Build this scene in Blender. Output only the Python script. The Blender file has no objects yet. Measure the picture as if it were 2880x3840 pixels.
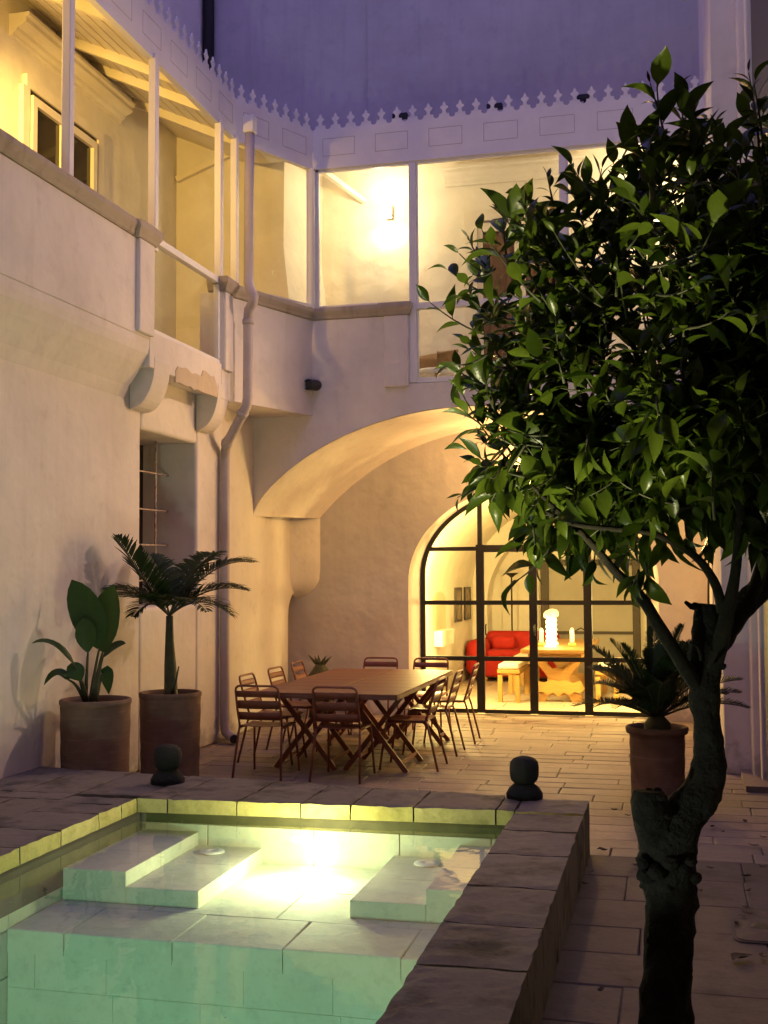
import bpy, bmesh, math, random
from mathutils import Vector, Matrix, noise
random.seed(7)
PI = math.pi
S = bpy.context.scene
C = S.collection

# ------------------------------------------------------------------ camera
CAMZ = 1.78
U = Vector((1079, 225, 4355)).normalized()
V = Vector((17640, -330, -4355)); V = (V - U * V.dot(U)).normalized()
ZZ = U.cross(V)
if ZZ.y > 0: ZZ = -ZZ
MR = Matrix((V, U, ZZ))                      # image axes -> courtyard axes
def ray(dx, dy):
    return MR @ Vector((dx / .576 - 1440, dy / .576 - 1920, 4355))
def at(dx, dy, x=None, y=None, z=None):
    r = ray(dx, dy)
    t = x / r.x if x is not None else y / r.y if y is not None else (z - CAMZ) / r.z
    return Vector((r.x * t, r.y * t, r.z * t + CAMZ))
cam = bpy.data.cameras.new('camera'); co = bpy.data.objects.new('camera', cam); C.objects.link(co)
right = MR @ Vector((1, 0, 0)); up = MR @ Vector((0, -1, 0)); fw = MR @ Vector((0, 0, 1))
mw = Matrix((right, up, -fw)).transposed().to_4x4(); mw.translation = Vector((0, 0, CAMZ))
co.matrix_world = mw
cam.sensor_fit = 'VERTICAL'; cam.sensor_height = 36; cam.lens = 36 * 4355 / 3840
cam.clip_start = .05; cam.clip_end = 2000
S.camera = co

# ------------------------------------------------------------------ mesh builder
class MB:
    def __init__(s): s.v = []; s.f = []; s.sm = []
    def add(s, vs, fs, smooth=False):
        b = len(s.v); s.v += [tuple(v) for v in vs]
        for f in fs: s.f.append([i + b for i in f]); s.sm.append(smooth)
        return s
    def box(s, x0, x1, y0, y1, z0, z1):
        return s.add([(x, y, z) for z in (z0, z1) for y in (y0, y1) for x in (x0, x1)],
                     [(0, 2, 3, 1), (4, 5, 7, 6), (0, 1, 5, 4), (2, 6, 7, 3), (0, 4, 6, 2), (1, 3, 7, 5)])
    def hexa(s, a, b):                       # two quads (lists of 4 points), bottom and top
        return s.add(list(a) + list(b), [(3, 2, 1, 0), (4, 5, 6, 7), (0, 1, 5, 4), (1, 2, 6, 5), (2, 3, 7, 6), (3, 0, 4, 7)])
    def bar(s, a, b, w, h, upv=(0, 0, 1)):    # rectangular bar from a to b
        a = Vector(a); b = Vector(b); d = (b - a).normalized(); u = Vector(upv)
        if abs(d.dot(u)) > .95: u = Vector((0, 1, 0))
        r = d.cross(u).normalized(); u = r.cross(d)
        q = lambda p: [p - r * w / 2 - u * h / 2, p + r * w / 2 - u * h / 2, p + r * w / 2 + u * h / 2, p - r * w / 2 + u * h / 2]
        return s.hexa(q(a), q(b))
    def tube(s, pts, rad, n=10, cap=True, jit=0, seed=0):
        pts = [Vector(p) for p in pts]; m = len(pts)
        rs = rad if isinstance(rad, (list, tuple)) else [rad] * m
        b = len(s.v); d0 = (pts[1] - pts[0]).normalized()
        u = d0.orthogonal().normalized(); prev = d0
        for i, p in enumerate(pts):
            d = (pts[min(i + 1, m - 1)] - pts[max(i - 1, 0)]).normalized()
            u = (prev.rotation_difference(d) @ u); u = (u - d * u.dot(d)).normalized(); prev = d
            w = d.cross(u)
            for k in range(n):
                a = 2 * PI * k / n; dirv = u * math.cos(a) + w * math.sin(a)
                rr = rs[i]
                if jit:
                    q = p + dirv * rr
                    rr *= 1 + jit * (noise.noise(q * 14 + Vector((seed, 0, 0))) + .7 * noise.noise(q * 33))
                s.v.append(tuple(p + dirv * rr))
        for i in range(m - 1):
            for k in range(n):
                k2 = (k + 1) % n
                s.f.append([b + i * n + k, b + i * n + k2, b + (i + 1) * n + k2, b + (i + 1) * n + k]); s.sm.append(True)
        if cap:
            s.f.append([b + k for k in reversed(range(n))]); s.sm.append(False)
            s.f.append([b + (m - 1) * n + k for k in range(n)]); s.sm.append(False)
        return s
    def lathe(s, prof, n=40, c=(0, 0, 0), closed=True):
        b = len(s.v); m = len(prof)
        for r, z in prof:
            for k in range(n):
                a = 2 * PI * k / n; s.v.append((c[0] + r * math.cos(a), c[1] + r * math.sin(a), c[2] + z))
        for i in range(m - 1):
            for k in range(n):
                k2 = (k + 1) % n
                s.f.append([b + i * n + k, b + i * n + k2, b + (i + 1) * n + k2, b + (i + 1) * n + k]); s.sm.append(True)
        if closed:
            s.f.append([b + k for k in reversed(range(n))]); s.sm.append(False)
            s.f.append([b + (m - 1) * n + k for k in range(n)]); s.sm.append(False)
        return s
    def prism(s, poly, fn, d0, d1, smooth=False):   # poly of (a,b); fn(a,b,d)->xyz
        n = len(poly)
        vs = [fn(a, b, d0) for a, b in poly] + [fn(a, b, d1) for a, b in poly]
        fs = [list(range(n)), list(range(2 * n - 1, n - 1, -1))] + [(i, i + n, (i + 1) % n + n, (i + 1) % n) for i in range(n)]
        return s.add(vs, fs, smooth)
    def loft(s, rings, smooth=True, closed=False):
        b = len(s.v); n = len(rings[0])
        for r in rings: s.v += [tuple(p) for p in r]
        for i in range(len(rings) - 1):
            for k in range(n if closed else n - 1):
                k2 = (k + 1) % n
                s.f.append([b + i * n + k, b + i * n + k2, b + (i + 1) * n + k2, b + (i + 1) * n + k]); s.sm.append(smooth)
        return s
    def ball(s, c, r, n=16, m=10, sc=(1, 1, 1)):
        prof = [(max(1e-4, math.sin(PI * i / m)), -math.cos(PI * i / m)) for i in range(m + 1)]
        b = len(s.v); s.lathe(prof, n, closed=False)
        for i in range(b, len(s.v)):
            v = s.v[i]; s.v[i] = (c[0] + v[0] * r * sc[0], c[1] + v[1] * r * sc[1], c[2] + v[2] * r * sc[2])
        return s
    def build(s, name, mat, parent=None, bevel=0, weld=False, seg=2, subdiv=0):
        me = bpy.data.meshes.new(name); me.from_pydata(s.v, [], s.f); 
        bm = bmesh.new(); bm.from_mesh(me)
        if weld: bmesh.ops.remove_doubles(bm, verts=bm.verts, dist=1e-5)
        bmesh.ops.recalc_face_normals(bm, faces=bm.faces)
        bm.to_mesh(me); bm.free()
        if len(me.polygons) == len(s.sm):
            me.polygons.foreach_set('use_smooth', s.sm)
        me.materials.append(mat)
        o = bpy.data.objects.new(name, me); C.objects.link(o)
        if parent: o.parent = parent
        if bevel:
            m = o.modifiers.new('bevel', 'BEVEL'); m.width = bevel; m.segments = seg; m.limit_method = 'ANGLE'; m.angle_limit = .6
        return o
def tag(o, label=None, cat=None, group=None, kind=None):
    if label: o['label'] = label
    if cat: o['category'] = cat
    if group: o['group'] = group
    if kind: o['kind'] = kind
    return o
def thing(name, label, cat, loc=(0, 0, 0), rz=0, group=None):
    o = bpy.data.objects.new(name, None); o.empty_display_size = .1; C.objects.link(o)
    o.location = loc; o.rotation_euler = (0, 0, rz)
    return tag(o, label, cat, group)
def copy_tree(o, parent=None):
    c = o.copy(); C.objects.link(c); c.parent = parent
    for ch in [k for k in bpy.data.objects if k.parent == o]: copy_tree(ch, c)
    return c
def structure(o): return tag(o, kind='structure')

# ------------------------------------------------------------------ materials
def newmat(name):
    m = bpy.data.materials.new(name); m.use_nodes = True
    nt = m.node_tree; b = nt.nodes['Principled BSDF']; return m, nt, b
def N(nt, t, **k):
    n = nt.nodes.new(t)
    for a, v in k.items(): setattr(n, a, v)
    return n
def coords(nt, scale=(1, 1, 1)):
    tc = N(nt, 'ShaderNodeTexCoord'); mp = N(nt, 'ShaderNodeMapping'); mp.inputs['Scale'].default_value = scale
    nt.links.new(tc.outputs['Object'], mp.inputs['Vector']); return mp.outputs['Vector']
def noi(nt, vec, sc, det=5, rough=.6):
    n = N(nt, 'ShaderNodeTexNoise'); n.inputs['Scale'].default_value = sc; n.inputs['Detail'].default_value = det
    n.inputs['Roughness'].default_value = rough; nt.links.new(vec, n.inputs['Vector']); return n.outputs['Fac']
def ramp(nt, fac, stops):
    r = N(nt, 'ShaderNodeValToRGB'); e = r.color_ramp.elements
    while len(e) < len(stops): e.new(.5)
    for i, (p, c) in enumerate(stops): e[i].position = p; e[i].color = (*c, 1) if len(c) == 3 else c
    nt.links.new(fac, r.inputs['Fac']); return r.outputs['Color']
def mix(nt, a, b, fac, mode='MIX'):
    m = N(nt, 'ShaderNodeMix', data_type='RGBA', blend_type=mode)
    for s, v in ((6, a), (7, b), (0, fac)):
        if isinstance(v, (int, float)): m.inputs[s].default_value = v
        elif isinstance(v, tuple): m.inputs[s].default_value = (*v, 1)
        else: nt.links.new(v, m.inputs[s])
    return m.outputs[2]
def bump(nt, b, h, strength, dist=.01, prev=None):
    n = N(nt, 'ShaderNodeBump'); n.inputs['Strength'].default_value = strength; n.inputs['Distance'].default_value = dist
    nt.links.new(h, n.inputs['Height'])
    if prev is not None: nt.links.new(prev, n.inputs['Normal'])
    nt.links.new(n.outputs['Normal'], b.inputs['Normal']); return n.outputs['Normal']
def simple(name, c, rough=.6, c2=None, sc=8, bs=.2, bsc=60, metal=0, spec=.5, bd=.004):
    m, nt, b = newmat(name); v = coords(nt)
    c2 = c2 or tuple(x * .8 for x in c)
    nt.links.new(ramp(nt, noi(nt, v, sc), [(.3, c2), (.7, c)]), b.inputs['Base Color'])
    b.inputs['Roughness'].default_value = rough; b.inputs['Metallic'].default_value = metal
    b.inputs['Specular IOR Level'].default_value = spec
    if bs: bump(nt, b, noi(nt, v, bsc), bs, bd)
    return m
def plaster(name, c=(.70, .65, .59), stain=(.46, .40, .36), amt=.5, bs=.5, streak=.5):
    m, nt, b = newmat(name); v = coords(nt)
    big = noi(nt, v, 1.1, 6, .62); fine = noi(nt, v, 26, 4, .7); mid = noi(nt, v, 5, 5, .6)
    col = mix(nt, c, tuple(x * .84 for x in c), ramp(nt, big, [(.38, (0, 0, 0)), (.68, (1, 1, 1))]))
    sv = coords(nt, (7, 7, .55)); st = noi(nt, sv, 1.0, 6, .65)
    col = mix(nt, col, stain, mix(nt, (0, 0, 0), ramp(nt, st, [(.52, (0, 0, 0)), (.74, (1, 1, 1))]), streak * amt))
    col = mix(nt, col, tuple(x * .9 for x in stain), mix(nt, (0, 0, 0), ramp(nt, mid, [(.58, (0, 0, 0)), (.75, (1, 1, 1))]), .35 * amt))
    sx = N(nt, 'ShaderNodeSeparateXYZ'); nt.links.new(v, sx.inputs[0])
    ad = N(nt, 'ShaderNodeMath', operation='MULTIPLY_ADD'); nt.links.new(mid, ad.inputs[0]); ad.inputs[1].default_value = -.9; nt.links.new(sx.outputs['Z'], ad.inputs[2])
    damp = ramp(nt, ad.outputs[0], [(0.0, (1, 1, 1)), (.16, (0, 0, 0))])
    damp.node.color_ramp.elements[0].position = 0.0
    of = N(nt, 'ShaderNodeMath', operation='ADD'); nt.links.new(ad.outputs[0], of.inputs[0]); of.inputs[1].default_value = .42; nt.links.new(of.outputs[0], damp.node.inputs[0])
    col = mix(nt, col, tuple(x * .55 for x in stain), mix(nt, (0, 0, 0), damp, .55))
    nt.links.new(col, b.inputs['Base Color']); b.inputs['Roughness'].default_value = .92
    b.inputs['Specular IOR Level'].default_value = .15
    n1 = bump(nt, b, noi(nt, v, 2.6, 3, .5), bs, .03)
    n2 = bump(nt, b, mid, bs * .5, .008, n1); bump(nt, b, fine, .4, .0025, n2)
    return m
def slabs(name, c, c2, dark, rough=.75, stain=.5, sc=6):
    m, nt, b = newmat(name); v = coords(nt)
    g = N(nt, 'ShaderNodeNewGeometry')
    col = mix(nt, c, c2, g.outputs['Random Per Island'])
    n = noi(nt, v, sc, 8, .65)
    col = mix(nt, col, dark, mix(nt, (0, 0, 0), ramp(nt, n, [(.5, (0, 0, 0)), (.68, (1, 1, 1))]), stain))
    n2 = noi(nt, v, sc * 7, 5, .7)
    col = mix(nt, col, tuple(x * .7 for x in c2), mix(nt, (0, 0, 0), ramp(nt, n2, [(.5, (0, 0, 0)), (.7, (1, 1, 1))]), .5))
    nt.links.new(col, b.inputs['Base Color']); b.inputs['Roughness'].default_value = rough
    b.inputs['Specular IOR Level'].default_value = .3
    n1 = bump(nt, b, noi(nt, v, 9, 6, .65), .5, .012); bump(nt, b, n2, .5, .004, n1)
    return m
def emit(name, c, s):
    m, nt, b = newmat(name); b.inputs['Base Color'].default_value = (*c, 1)
    b.inputs['Emission Color'].default_value = (*c, 1); b.inputs['Emission Strength'].default_value = s; return m
def glassm(name, tint=(1, 1, 1), refl=1.0, ior=1.45):
    m, nt, b = newmat(name); nt.nodes.remove(b); out = nt.nodes['Material Output']
    t = N(nt, 'ShaderNodeBsdfTransparent'); t.inputs[0].default_value = (*tint, 1)
    g = N(nt, 'ShaderNodeBsdfGlossy'); g.inputs['Roughness'].default_value = .01
    f = N(nt, 'ShaderNodeFresnel'); f.inputs['IOR'].default_value = ior
    mu = N(nt, 'ShaderNodeMath', operation='MULTIPLY'); mu.inputs[1].default_value = refl
    nt.links.new(f.outputs[0], mu.inputs[0])
    x = N(nt, 'ShaderNodeMixShader'); nt.links.new(mu.outputs[0], x.inputs[0]); nt.links.new(t.outputs[0], x.inputs[1]); nt.links.new(g.outputs[0], x.inputs[2])
    nt.links.new(x.outputs[0], out.inputs['Surface']); return m
def leafm(name, c, c2, trans=.22, rough=.38, veins=False):
    m, nt, b = newmat(name); out = nt.nodes['Material Output']; v = coords(nt)
    g = N(nt, 'ShaderNodeNewGeometry')
    col = mix(nt, c, c2, g.outputs['Random Per Island'])
    nn = noi(nt, v, 25, 3, .5)
    col = mix(nt, col, tuple(x * .6 for x in c), mix(nt, (0, 0, 0), nn, .5))
    nt.links.new(col, b.inputs['Base Color']); b.inputs['Roughness'].default_value = rough; b.inputs['Specular IOR Level'].default_value = .2
    bump(nt, b, noi(nt, v, 60, 3, .5), .25, .004)
    tr = N(nt, 'ShaderNodeBsdfTranslucent'); 
    nt.links.new(mix(nt, col, (1.0, 1.6, .3), .35, 'MULTIPLY'), tr.inputs['Color'])
    x = N(nt, 'ShaderNodeMixShader'); x.inputs[0].default_value = trans
    nt.links.new(b.outputs[0], x.inputs[1]); nt.links.new(tr.outputs[0], x.inputs[2]); nt.links.new(x.outputs[0], out.inputs['Surface'])
    return m
def wood(name, c, c2, rough=.45, axis=(1, 14, 14)):
    m, nt, b = newmat(name); v = coords(nt, axis)
    nt.links.new(ramp(nt, noi(nt, v, 5, 6, .6), [(.3, c2), (.7, c)]), b.inputs['Base Color'])
    b.inputs['Roughness'].default_value = rough; bump(nt, b, noi(nt, v, 9), .15, .003); return m
def terracotta(name, c, c2):
    m, nt, b = newmat(name); v = coords(nt); hv = coords(nt, (.6, .6, 9))
    h = noi(nt, hv, 5, 5, .6); n = noi(nt, v, 6, 6, .6)
    col = mix(nt, ramp(nt, n, [(.3, c2), (.7, c)]), (.40, .32, .27), mix(nt, (0, 0, 0), ramp(nt, h, [(.55, (0, 0, 0)), (.8, (1, 1, 1))]), .35))
    nt.links.new(col, b.inputs['Base Color']); b.inputs['Roughness'].default_value = .9; b.inputs['Specular IOR Level'].default_value = .15
    n1 = bump(nt, b, h, .5, .006); bump(nt, b, noi(nt, v, 60), .3, .002, n1); return m
def pane_fabric(name, c, rough=.85): return simple(name, c, rough, sc=30, bs=.4, bsc=140, bd=.003)

PL = plaster('old_plaster', (.73, .67, .63), (.46, .39, .36), .85, .7, .22)
PLG = plaster('gallery_plaster', (.74, .69, .61), (.58, .5, .42), .35, .7, .3)
PLT = plaster('house_plaster', (.49, .47, .46), (.30, .29, .31), .9, .5, .35)
STONE_TRIM = plaster('stone_coping', (.42, .36, .30), (.22, .18, .15), .9, .6, .8)
WHITE = simple('white_paint', (.74, .71, .70), .5, (.68, .65, .64), 5, .08, 80)
TIMBER = simple('painted_timber', (.72, .66, .56), .6, (.64, .58, .48), 4, .15, 40)
STEEL = simple('dark_steel', (.010, .007, .006), .6, (.007, .005, .004), 20, .1, 90, 0)
RUST = simple('rust_red_metal', (.25, .078, .044), .5, (.18, .055, .034), 12, .12, 70)
TABLEM = wood('red_brown_slats', (.20, .072, .042), (.14, .048, .030), .55, (3, 14, 14))
PAVE = slabs('limestone_paving', (.29, .225, .18), (.215, .165, .135), (.14, .11, .09), .62, .5, 3)
COPE = slabs('weathered_coping', (.185, .165, .142), (.15, .132, .113), (.03, .026, .023), .85, .95, 3.2)
POOLST = slabs('pool_limestone', (.66, .64, .54), (.635, .615, .515), (.50, .49, .39), .8, .45, 2)
WETBAND = simple('algae_stained_stone', (.12, .105, .04), .7, (.07, .06, .02), 7, .4, 40)
POOLCOPE = slabs('lit_stained_coping_face', (.60, .54, .24), (.52, .48, .16), (.26, .23, .05), .85, .6, 7)
JOINT = simple('joint_dirt', (.13, .105, .085), .95)
ROOMFL = slabs('room_floor_slabs', (.55, .46, .36), (.47, .38, .29), (.3, .23, .17), .4, .3, 4)
TERRA = terracotta('terracotta', (.22, .14, .105), (.14, .09, .066))
SOIL = simple('soil', (.03, .022, .015), 1, sc=30, bs=1, bsc=40, bd=.02)
BARK = simple('citrus_bark', (.020, .017, .015), .95, (.006, .005, .005), 11, 1.0, 34, spec=.15, bd=.03)
TWIG = simple('green_twig', (.045, .05, .02), .7, (.03, .033, .015), 20)
LEAF = leafm('citrus_leaf', (.018, .034, .004), (.080, .115, .011), .28, .30)
YOUNG = leafm('young_citrus_leaf', (.03, .035, .016), (.05, .05, .022), .1, .4)
PALM = leafm('palm_leaf', (.018, .035, .012), (.035, .055, .018), .1, .45)
PADDLE = leafm('paddle_leaf', (.025, .06, .014), (.045, .085, .02), .15, .4)
CYCAD = leafm('cycad_leaf', (.018, .035, .012), (.03, .05, .016), .08, .4)
STEMG = simple('palm_stem', (.07, .075, .03), .7, (.035, .03, .015), 14, .4, 40)
DARKST = simple('dark_volcanic_stone', (.012, .011, .011), .95, (.007, .006, .006), 15, .8, 45, bd=.01)
GLASS = glassm('window_glass', (.97, .97, .97), .1)
DGLASS = simple('dark_window', (.02, .014, .01), .08, (.014, .01, .008), 3, 0)
SOFA = simple('red_sofa_cloth', (.42, .012, .006), .8, (.34, .008, .004), 6, .3, 120)
OAK = wood('old_oak', (.36, .20, .06), (.26, .13, .035))
BEECH = wood('bench_beech', (.50, .31, .09), (.40, .23, .06))
CUSH = simple('white_cushion', (.78, .74, .66), .9, sc=10)
WICK = simple('wicker', (.36, .22, .10), .8, (.22, .12, .05), 60, .8, 90, bd=.01)
CURT = simple('brown_curtain', (.16, .09, .05), .9, (.10, .055, .03), 10)
BLACK = simple('black_metal', (.010, .009, .009), .6, bs=0)
RUSTIRON = simple('bleached_iron', (.58, .50, .44), .8, (.22, .12, .08), 30, .4, 90)
GREYP = plaster('grey_panel', (.40, .37, .33), (.32, .29, .25), .6, .2, .2)
DEADLEAF = simple('dead_leaf', (.09, .05, .025), .8, (.04, .025, .014), 20)
DARKWOOD = wood('dark_shutter', (.035, .018, .013), (.02, .011, .008))

def lamp(name, loc, power, col, radius=.05, spot=None, rot=None, parent=None, blend=.5):
    l = bpy.data.lights.new(name, 'SPOT' if spot else 'POINT'); l.energy = power; l.color = col; l.shadow_soft_size = radius
    if spot: l.spot_size = spot; l.spot_blend = blend
    o = bpy.data.objects.new(name, l); C.objects.link(o); o.location = loc
    if rot: o.rotation_euler = rot
    if parent: o.parent = parent
    return o
COURT = (1.0, .55, .17)
WARM = (1.0, .62, .11)

# ------------------------------------------------------------------ world: dusk sky
W = bpy.data.worlds.new('World'); S.world = W; W.use_nodes = True
bg = W.node_tree.nodes['Background']
sky = W.node_tree.nodes.new('ShaderNodeTexSky'); sky.sky_type = 'NISHITA'; sky.sun_disc = False
sky.sun_elevation = math.radians(-3.0); sky.sun_rotation = math.radians(200)
mx = W.node_tree.nodes.new('ShaderNodeMix'); mx.data_type = 'RGBA'; mx.inputs[0].default_value = .97
W.node_tree.links.new(sky.outputs[0], mx.inputs[6]); mx.inputs[7].default_value = (.32, .27, .84, 1)
W.node_tree.links.new(mx.outputs[2], bg.inputs['Color']); bg.inputs['Strength'].default_value = 1.45

# ------------------------------------------------------------------ ground and paving
px0, px1, py0, py1 = -3.62, -.72, 1.2, 7.4            # hole in the ground for the pool
g = MB()
R = 400
for a in ((-R, px0, -R, R), (px1, R, -R, R), (px0, px1, -R, py0), (px0, px1, py1, R)):
    g.add([(a[0], a[2], -.03), (a[1], a[2], -.03), (a[1], a[3], -.03), (a[0], a[3], -.03)], [(0, 1, 2, 3)])
structure(g.build('ground', JOINT))
def slab_rows(x0, x1, y0, y1, rowh, lmin, lmax, z, th, gap, seed, skip=None):
    rnd = random.Random(seed); m = MB(); y = y0
    while y < y1 - .02:
        h = min(rowh * rnd.uniform(.85, 1.15), y1 - y); x = x0 - rnd.uniform(0, lmin)
        while x < x1:
            l = rnd.uniform(lmin, lmax); a = max(x, x0); b = min(x + l, x1)
            if b - a > .03 and not (skip and skip((a + b) / 2, y + h / 2)):
                t = [z + rnd.uniform(-.003, .003) for _ in range(4)]
                j = lambda: rnd.uniform(-.003, .003)
                A = [(a + gap + j(), y + gap + j()), (b - gap + j(), y + gap + j()), (b - gap + j(), y + h - gap + j()), (a + gap + j(), y + h - gap + j())]
                e = .006
                cx, cy = (a + b) / 2, (y + h / 2)
                sgn = [(1, 1), (-1, 1), (-1, -1), (1, -1)]
                mid = [(p[0], p[1], t[i] - .006) for i, p in enumerate(A)]
                top = [(p[0] + sgn[i][0] * e, p[1] + sgn[i][1] * e, t[i]) for i, p in enumerate(A)]
                bot = [(p[0], p[1], z - th) for p in A]
                m.add(bot + mid + top, [(0, 1, 5, 4), (1, 2, 6, 5), (2, 3, 7, 6), (3, 0, 4, 7), (4, 5, 9, 8), (5, 6, 10, 9), (6, 7, 11, 10), (7, 4, 8, 11), (8, 9, 10, 11)])
            x += l
        y += h
    return m
pv = slab_rows(-5.2, 2.4, 7.52, 14.62, .25, .35, .95, 0, .03, .0025, 3)
PAVE2 = slabs('shade_toned_slabs', (.135, .105, .088), (.105, .08, .068), (.045, .035, .03), .75, .6, 3)  # paving colour darkened to carry the shade of the dim foreground
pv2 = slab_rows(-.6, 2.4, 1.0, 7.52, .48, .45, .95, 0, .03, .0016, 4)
structure(pv.build('paving', PAVE)); structure(pv2.build('shade_toned_paving', PAVE2))

# ------------------------------------------------------------------ pool
pool = thing('pool', 'raised stone plunge pool glowing green from underwater lamps', 'pool', (-2.2, 5, 0))
def P_(mb, name, mat, parent, **k):
    o = mb.build(name, mat, parent, **k)
    o.matrix_parent_inverse = Matrix.Translation(parent.location).inverted() if parent.rotation_euler.z == 0 else (Matrix.Translation(parent.location) @ Matrix.Rotation(parent.rotation_euler.z, 4, 'Z')).inverted()
    return o
CT, CB, WL = .335, .243, .214           # coping top, coping bottom, water level
def rough_block(m, quad, z0, z1, seed, amp=.012, n=9, nh=3, dn=None):
    """a worn stone block over a plan quad, its edges broken by noise"""
    q = [Vector((*p, 0)) for p in quad]
    lx = max((q[1] - q[0]).length, (q[2] - q[3]).length); ly = max((q[3] - q[0]).length, (q[2] - q[1]).length)
    nx = max(3, int(lx / .045)); ny = max(3, int(ly / .045))
    def P(u, v, z): 
        a = q[0].lerp(q[1], u); b = q[3].lerp(q[2], u); p = a.lerp(b, v); return Vector((p.x, p.y, z))
    cen = (q[0] + q[1] + q[2] + q[3]) / 4
    def wob(p, edge):
        k = Vector((p.x * 1.0, p.y, p.z)) + Vector((seed * 3.1, 0, 0))
        d = noise.noise(k * 9) * amp + noise.noise(k * 24) * amp * .6
        ed = edge * (abs(noise.noise(k * 6 + Vector((9, 9, 9)))) * .010 + .002)
        inward = Vector((cen.x - p.x, cen.y - p.y, 0)); 
        if inward.length: inward.normalize()
        return p + inward * (ed * .8 + d * .5) + Vector((0, 0, -ed + d * .45))
    b = len(m.v)
    top = [[wob(P(i / nx, j / ny, z1), 1.0 if i in (0, nx) or j in (0, ny) else 0) for j in range(ny + 1)] for i in range(nx + 1)]
    m.loft(top, smooth=False)
    ring = [(i, 0) for i in range(nx)] + [(nx, j) for j in range(ny)] + [(i, ny) for i in range(nx, 0, -1)] + [(0, j) for j in range(ny, 0, -1)]
    rows = []
    for k in range(nh + 1):
        t = k / nh; z = z1 + (z0 - z1) * t; r = []
        for i, j in ring:
            if k == 0: r.append(top[i][j]); continue
            p = P(i / nx, j / ny, z); d = wob(p, .25); r.append(Vector((d.x, d.y, z)))
        rows.append(r)
    m.loft(rows, smooth=False, closed=True)
cf = MB(); cr = MB(); cl = MB()
FI = lambda x: 7.14 + .05 * (x + .95)               # inner far edge (slightly skewed)
FO = lambda x: 7.56 - .115 * (x + .54)              # outer far edge
xs = [-3.40, -3.19, -2.72, -2.30, -1.98, -1.58, -1.07, -.955]
for i in range(len(xs) - 1):
    a, b = xs[i] + .004, xs[i + 1] - .004
    rough_block(cf, [(a, FI(a)), (b, FI(b)), (b, FO(b)), (a, FO(a))], CB, CT, i + 1)
rough_block(cf, [(-.951, FI(-.95)), (-.535, FI(-.53) - .02), (-.535, FO(-.54)), (-.951, FO(-.95))], 0.0, CT - .003, 31)
ys = [7.08, 6.62, 6.05, 5.42, 4.83, 4.30, 3.62, 3.0, 2.4, 1.6, 1.15]
for i in range(len(ys) - 1):
    a, b = ys[i + 1] + .005, ys[i] - .005
    rough_block(cr, [(-.955, a), (-.535, a), (-.535, b), (-.955, b)], CB if 0 else .0, CT, 50 + i)
ys = [7.02, 6.80, 6.5, 6.05, 5.62, 5.24, 4.8, 4.3, 3.7, 3.1, 2.4, 1.6, 1.15]
for i in range(len(ys) - 1):
    a, b = ys[i + 1] + .005, ys[i] - .005
    rough_block(cl, [(-3.86, a), (-3.395, a), (-3.395, b), (-3.86, b)], CB, CT, 80 + i)
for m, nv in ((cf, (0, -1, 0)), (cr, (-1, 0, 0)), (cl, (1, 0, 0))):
    o = P_(m, 'coping', COPE, pool); o.data.materials.append(POOLCOPE)      # inner faces: yellow stain, colour brightened as if lit by the pool lamp
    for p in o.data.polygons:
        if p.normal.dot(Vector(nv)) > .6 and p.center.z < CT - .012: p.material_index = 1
# terrace between the pool and the wall, level with the coping
tr = MB()
def trow(y0f, y1f, x0, x1, seed):
    rough_block(tr, [(x0, y0f(x0)), (x1, y0f(x1)), (x1, y1f(x1)), (x0, y1f(x0))], 0.0, CT - .004, seed, .004)
yy = [1.15, 1.9, 2.7, 3.4, 4.1, 4.8, 5.5, 6.2, 6.9]
k = 0
for i in range(len(yy)):
    cuts = [-4.70, -4.35 + .15 * (i % 2), -3.868]
    for j in range(2):
        a, b = cuts[j] + .003, cuts[j + 1] - .003
        y1 = (lambda v: (lambda x: v))(yy[i + 1] - .004) if i + 1 < len(yy) else (lambda x: 7.10)
        trow((lambda v: (lambda x: v + .004))(yy[i]), y1, a, b, 200 + k); k += 1
for a, b in ((-4.70, -4.3), (-4.3, -3.87), (-3.87, -3.404)):
    trow(lambda x: 7.11, lambda x: FO(x), a + .003, b - .003, 230 + k); k += 1
structure(tr.build('terrace', COPE))
fill = MB().box(-4.7, -3.42, 1.15, 7.80, .0, CT - .05); structure(fill.build('terrace_bed', JOINT))
# basin: waterline band and walls
bd = MB(); IX0, IX1 = -3.43, -.915
bd.box(IX0 - .2, IX1 + .2, 7.175, 7.40, .153, CB + .03); bd.box(IX0 - .2, IX0, 1.2, 7.175, .153, CB + .03)
P_(bd, 'waterline_course', WETBAND, pool)
wl = MB()
def course_wall(m, fn, length, z0, z1, rowh, seed):
    rnd = random.Random(seed); z = z1
    while z > z0 + .01:
        h = min(rowh, z - z0); x = -rnd.uniform(0, .3)
        while x < length:
            l = rnd.uniform(.4, .75); a, b = max(x, 0) + .003, min(x + l, length) - .003
            if b - a > .02: fn(m, a, b, z - h + .003, z - .003)
            x += l
        z -= h
DEEP = -.62
course_wall(wl, lambda m, a, b, z0, z1: m.box(IX0 + a, IX0 + b, 7.172, 7.35, z0, z1), IX1 - IX0, -.12, .152, .30, 11)
course_wall(wl, lambda m, a, b, z0, z1: m.box(IX0 - .2, IX0 - .003, 1.25 + a, 1.25 + b, z0, z1), 5.92, DEEP, .152, .24, 12)
course_wall(wl, lambda m, a, b, z0, z1: m.box(IX1 + .003, IX1 + .16, 1.25 + a, 1.25 + b, z0, z1), 5.92, DEEP, CB, .24, 13)
course_wall(wl, lambda m, a, b, z0, z1: m.box(IX0 + a, IX0 + b, 1.1, 1.25, z0, z1), IX1 - IX0, DEEP, CB, .24, 14)
P_(wl, 'basin_wall', POOLST, pool, bevel=.004)
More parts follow.
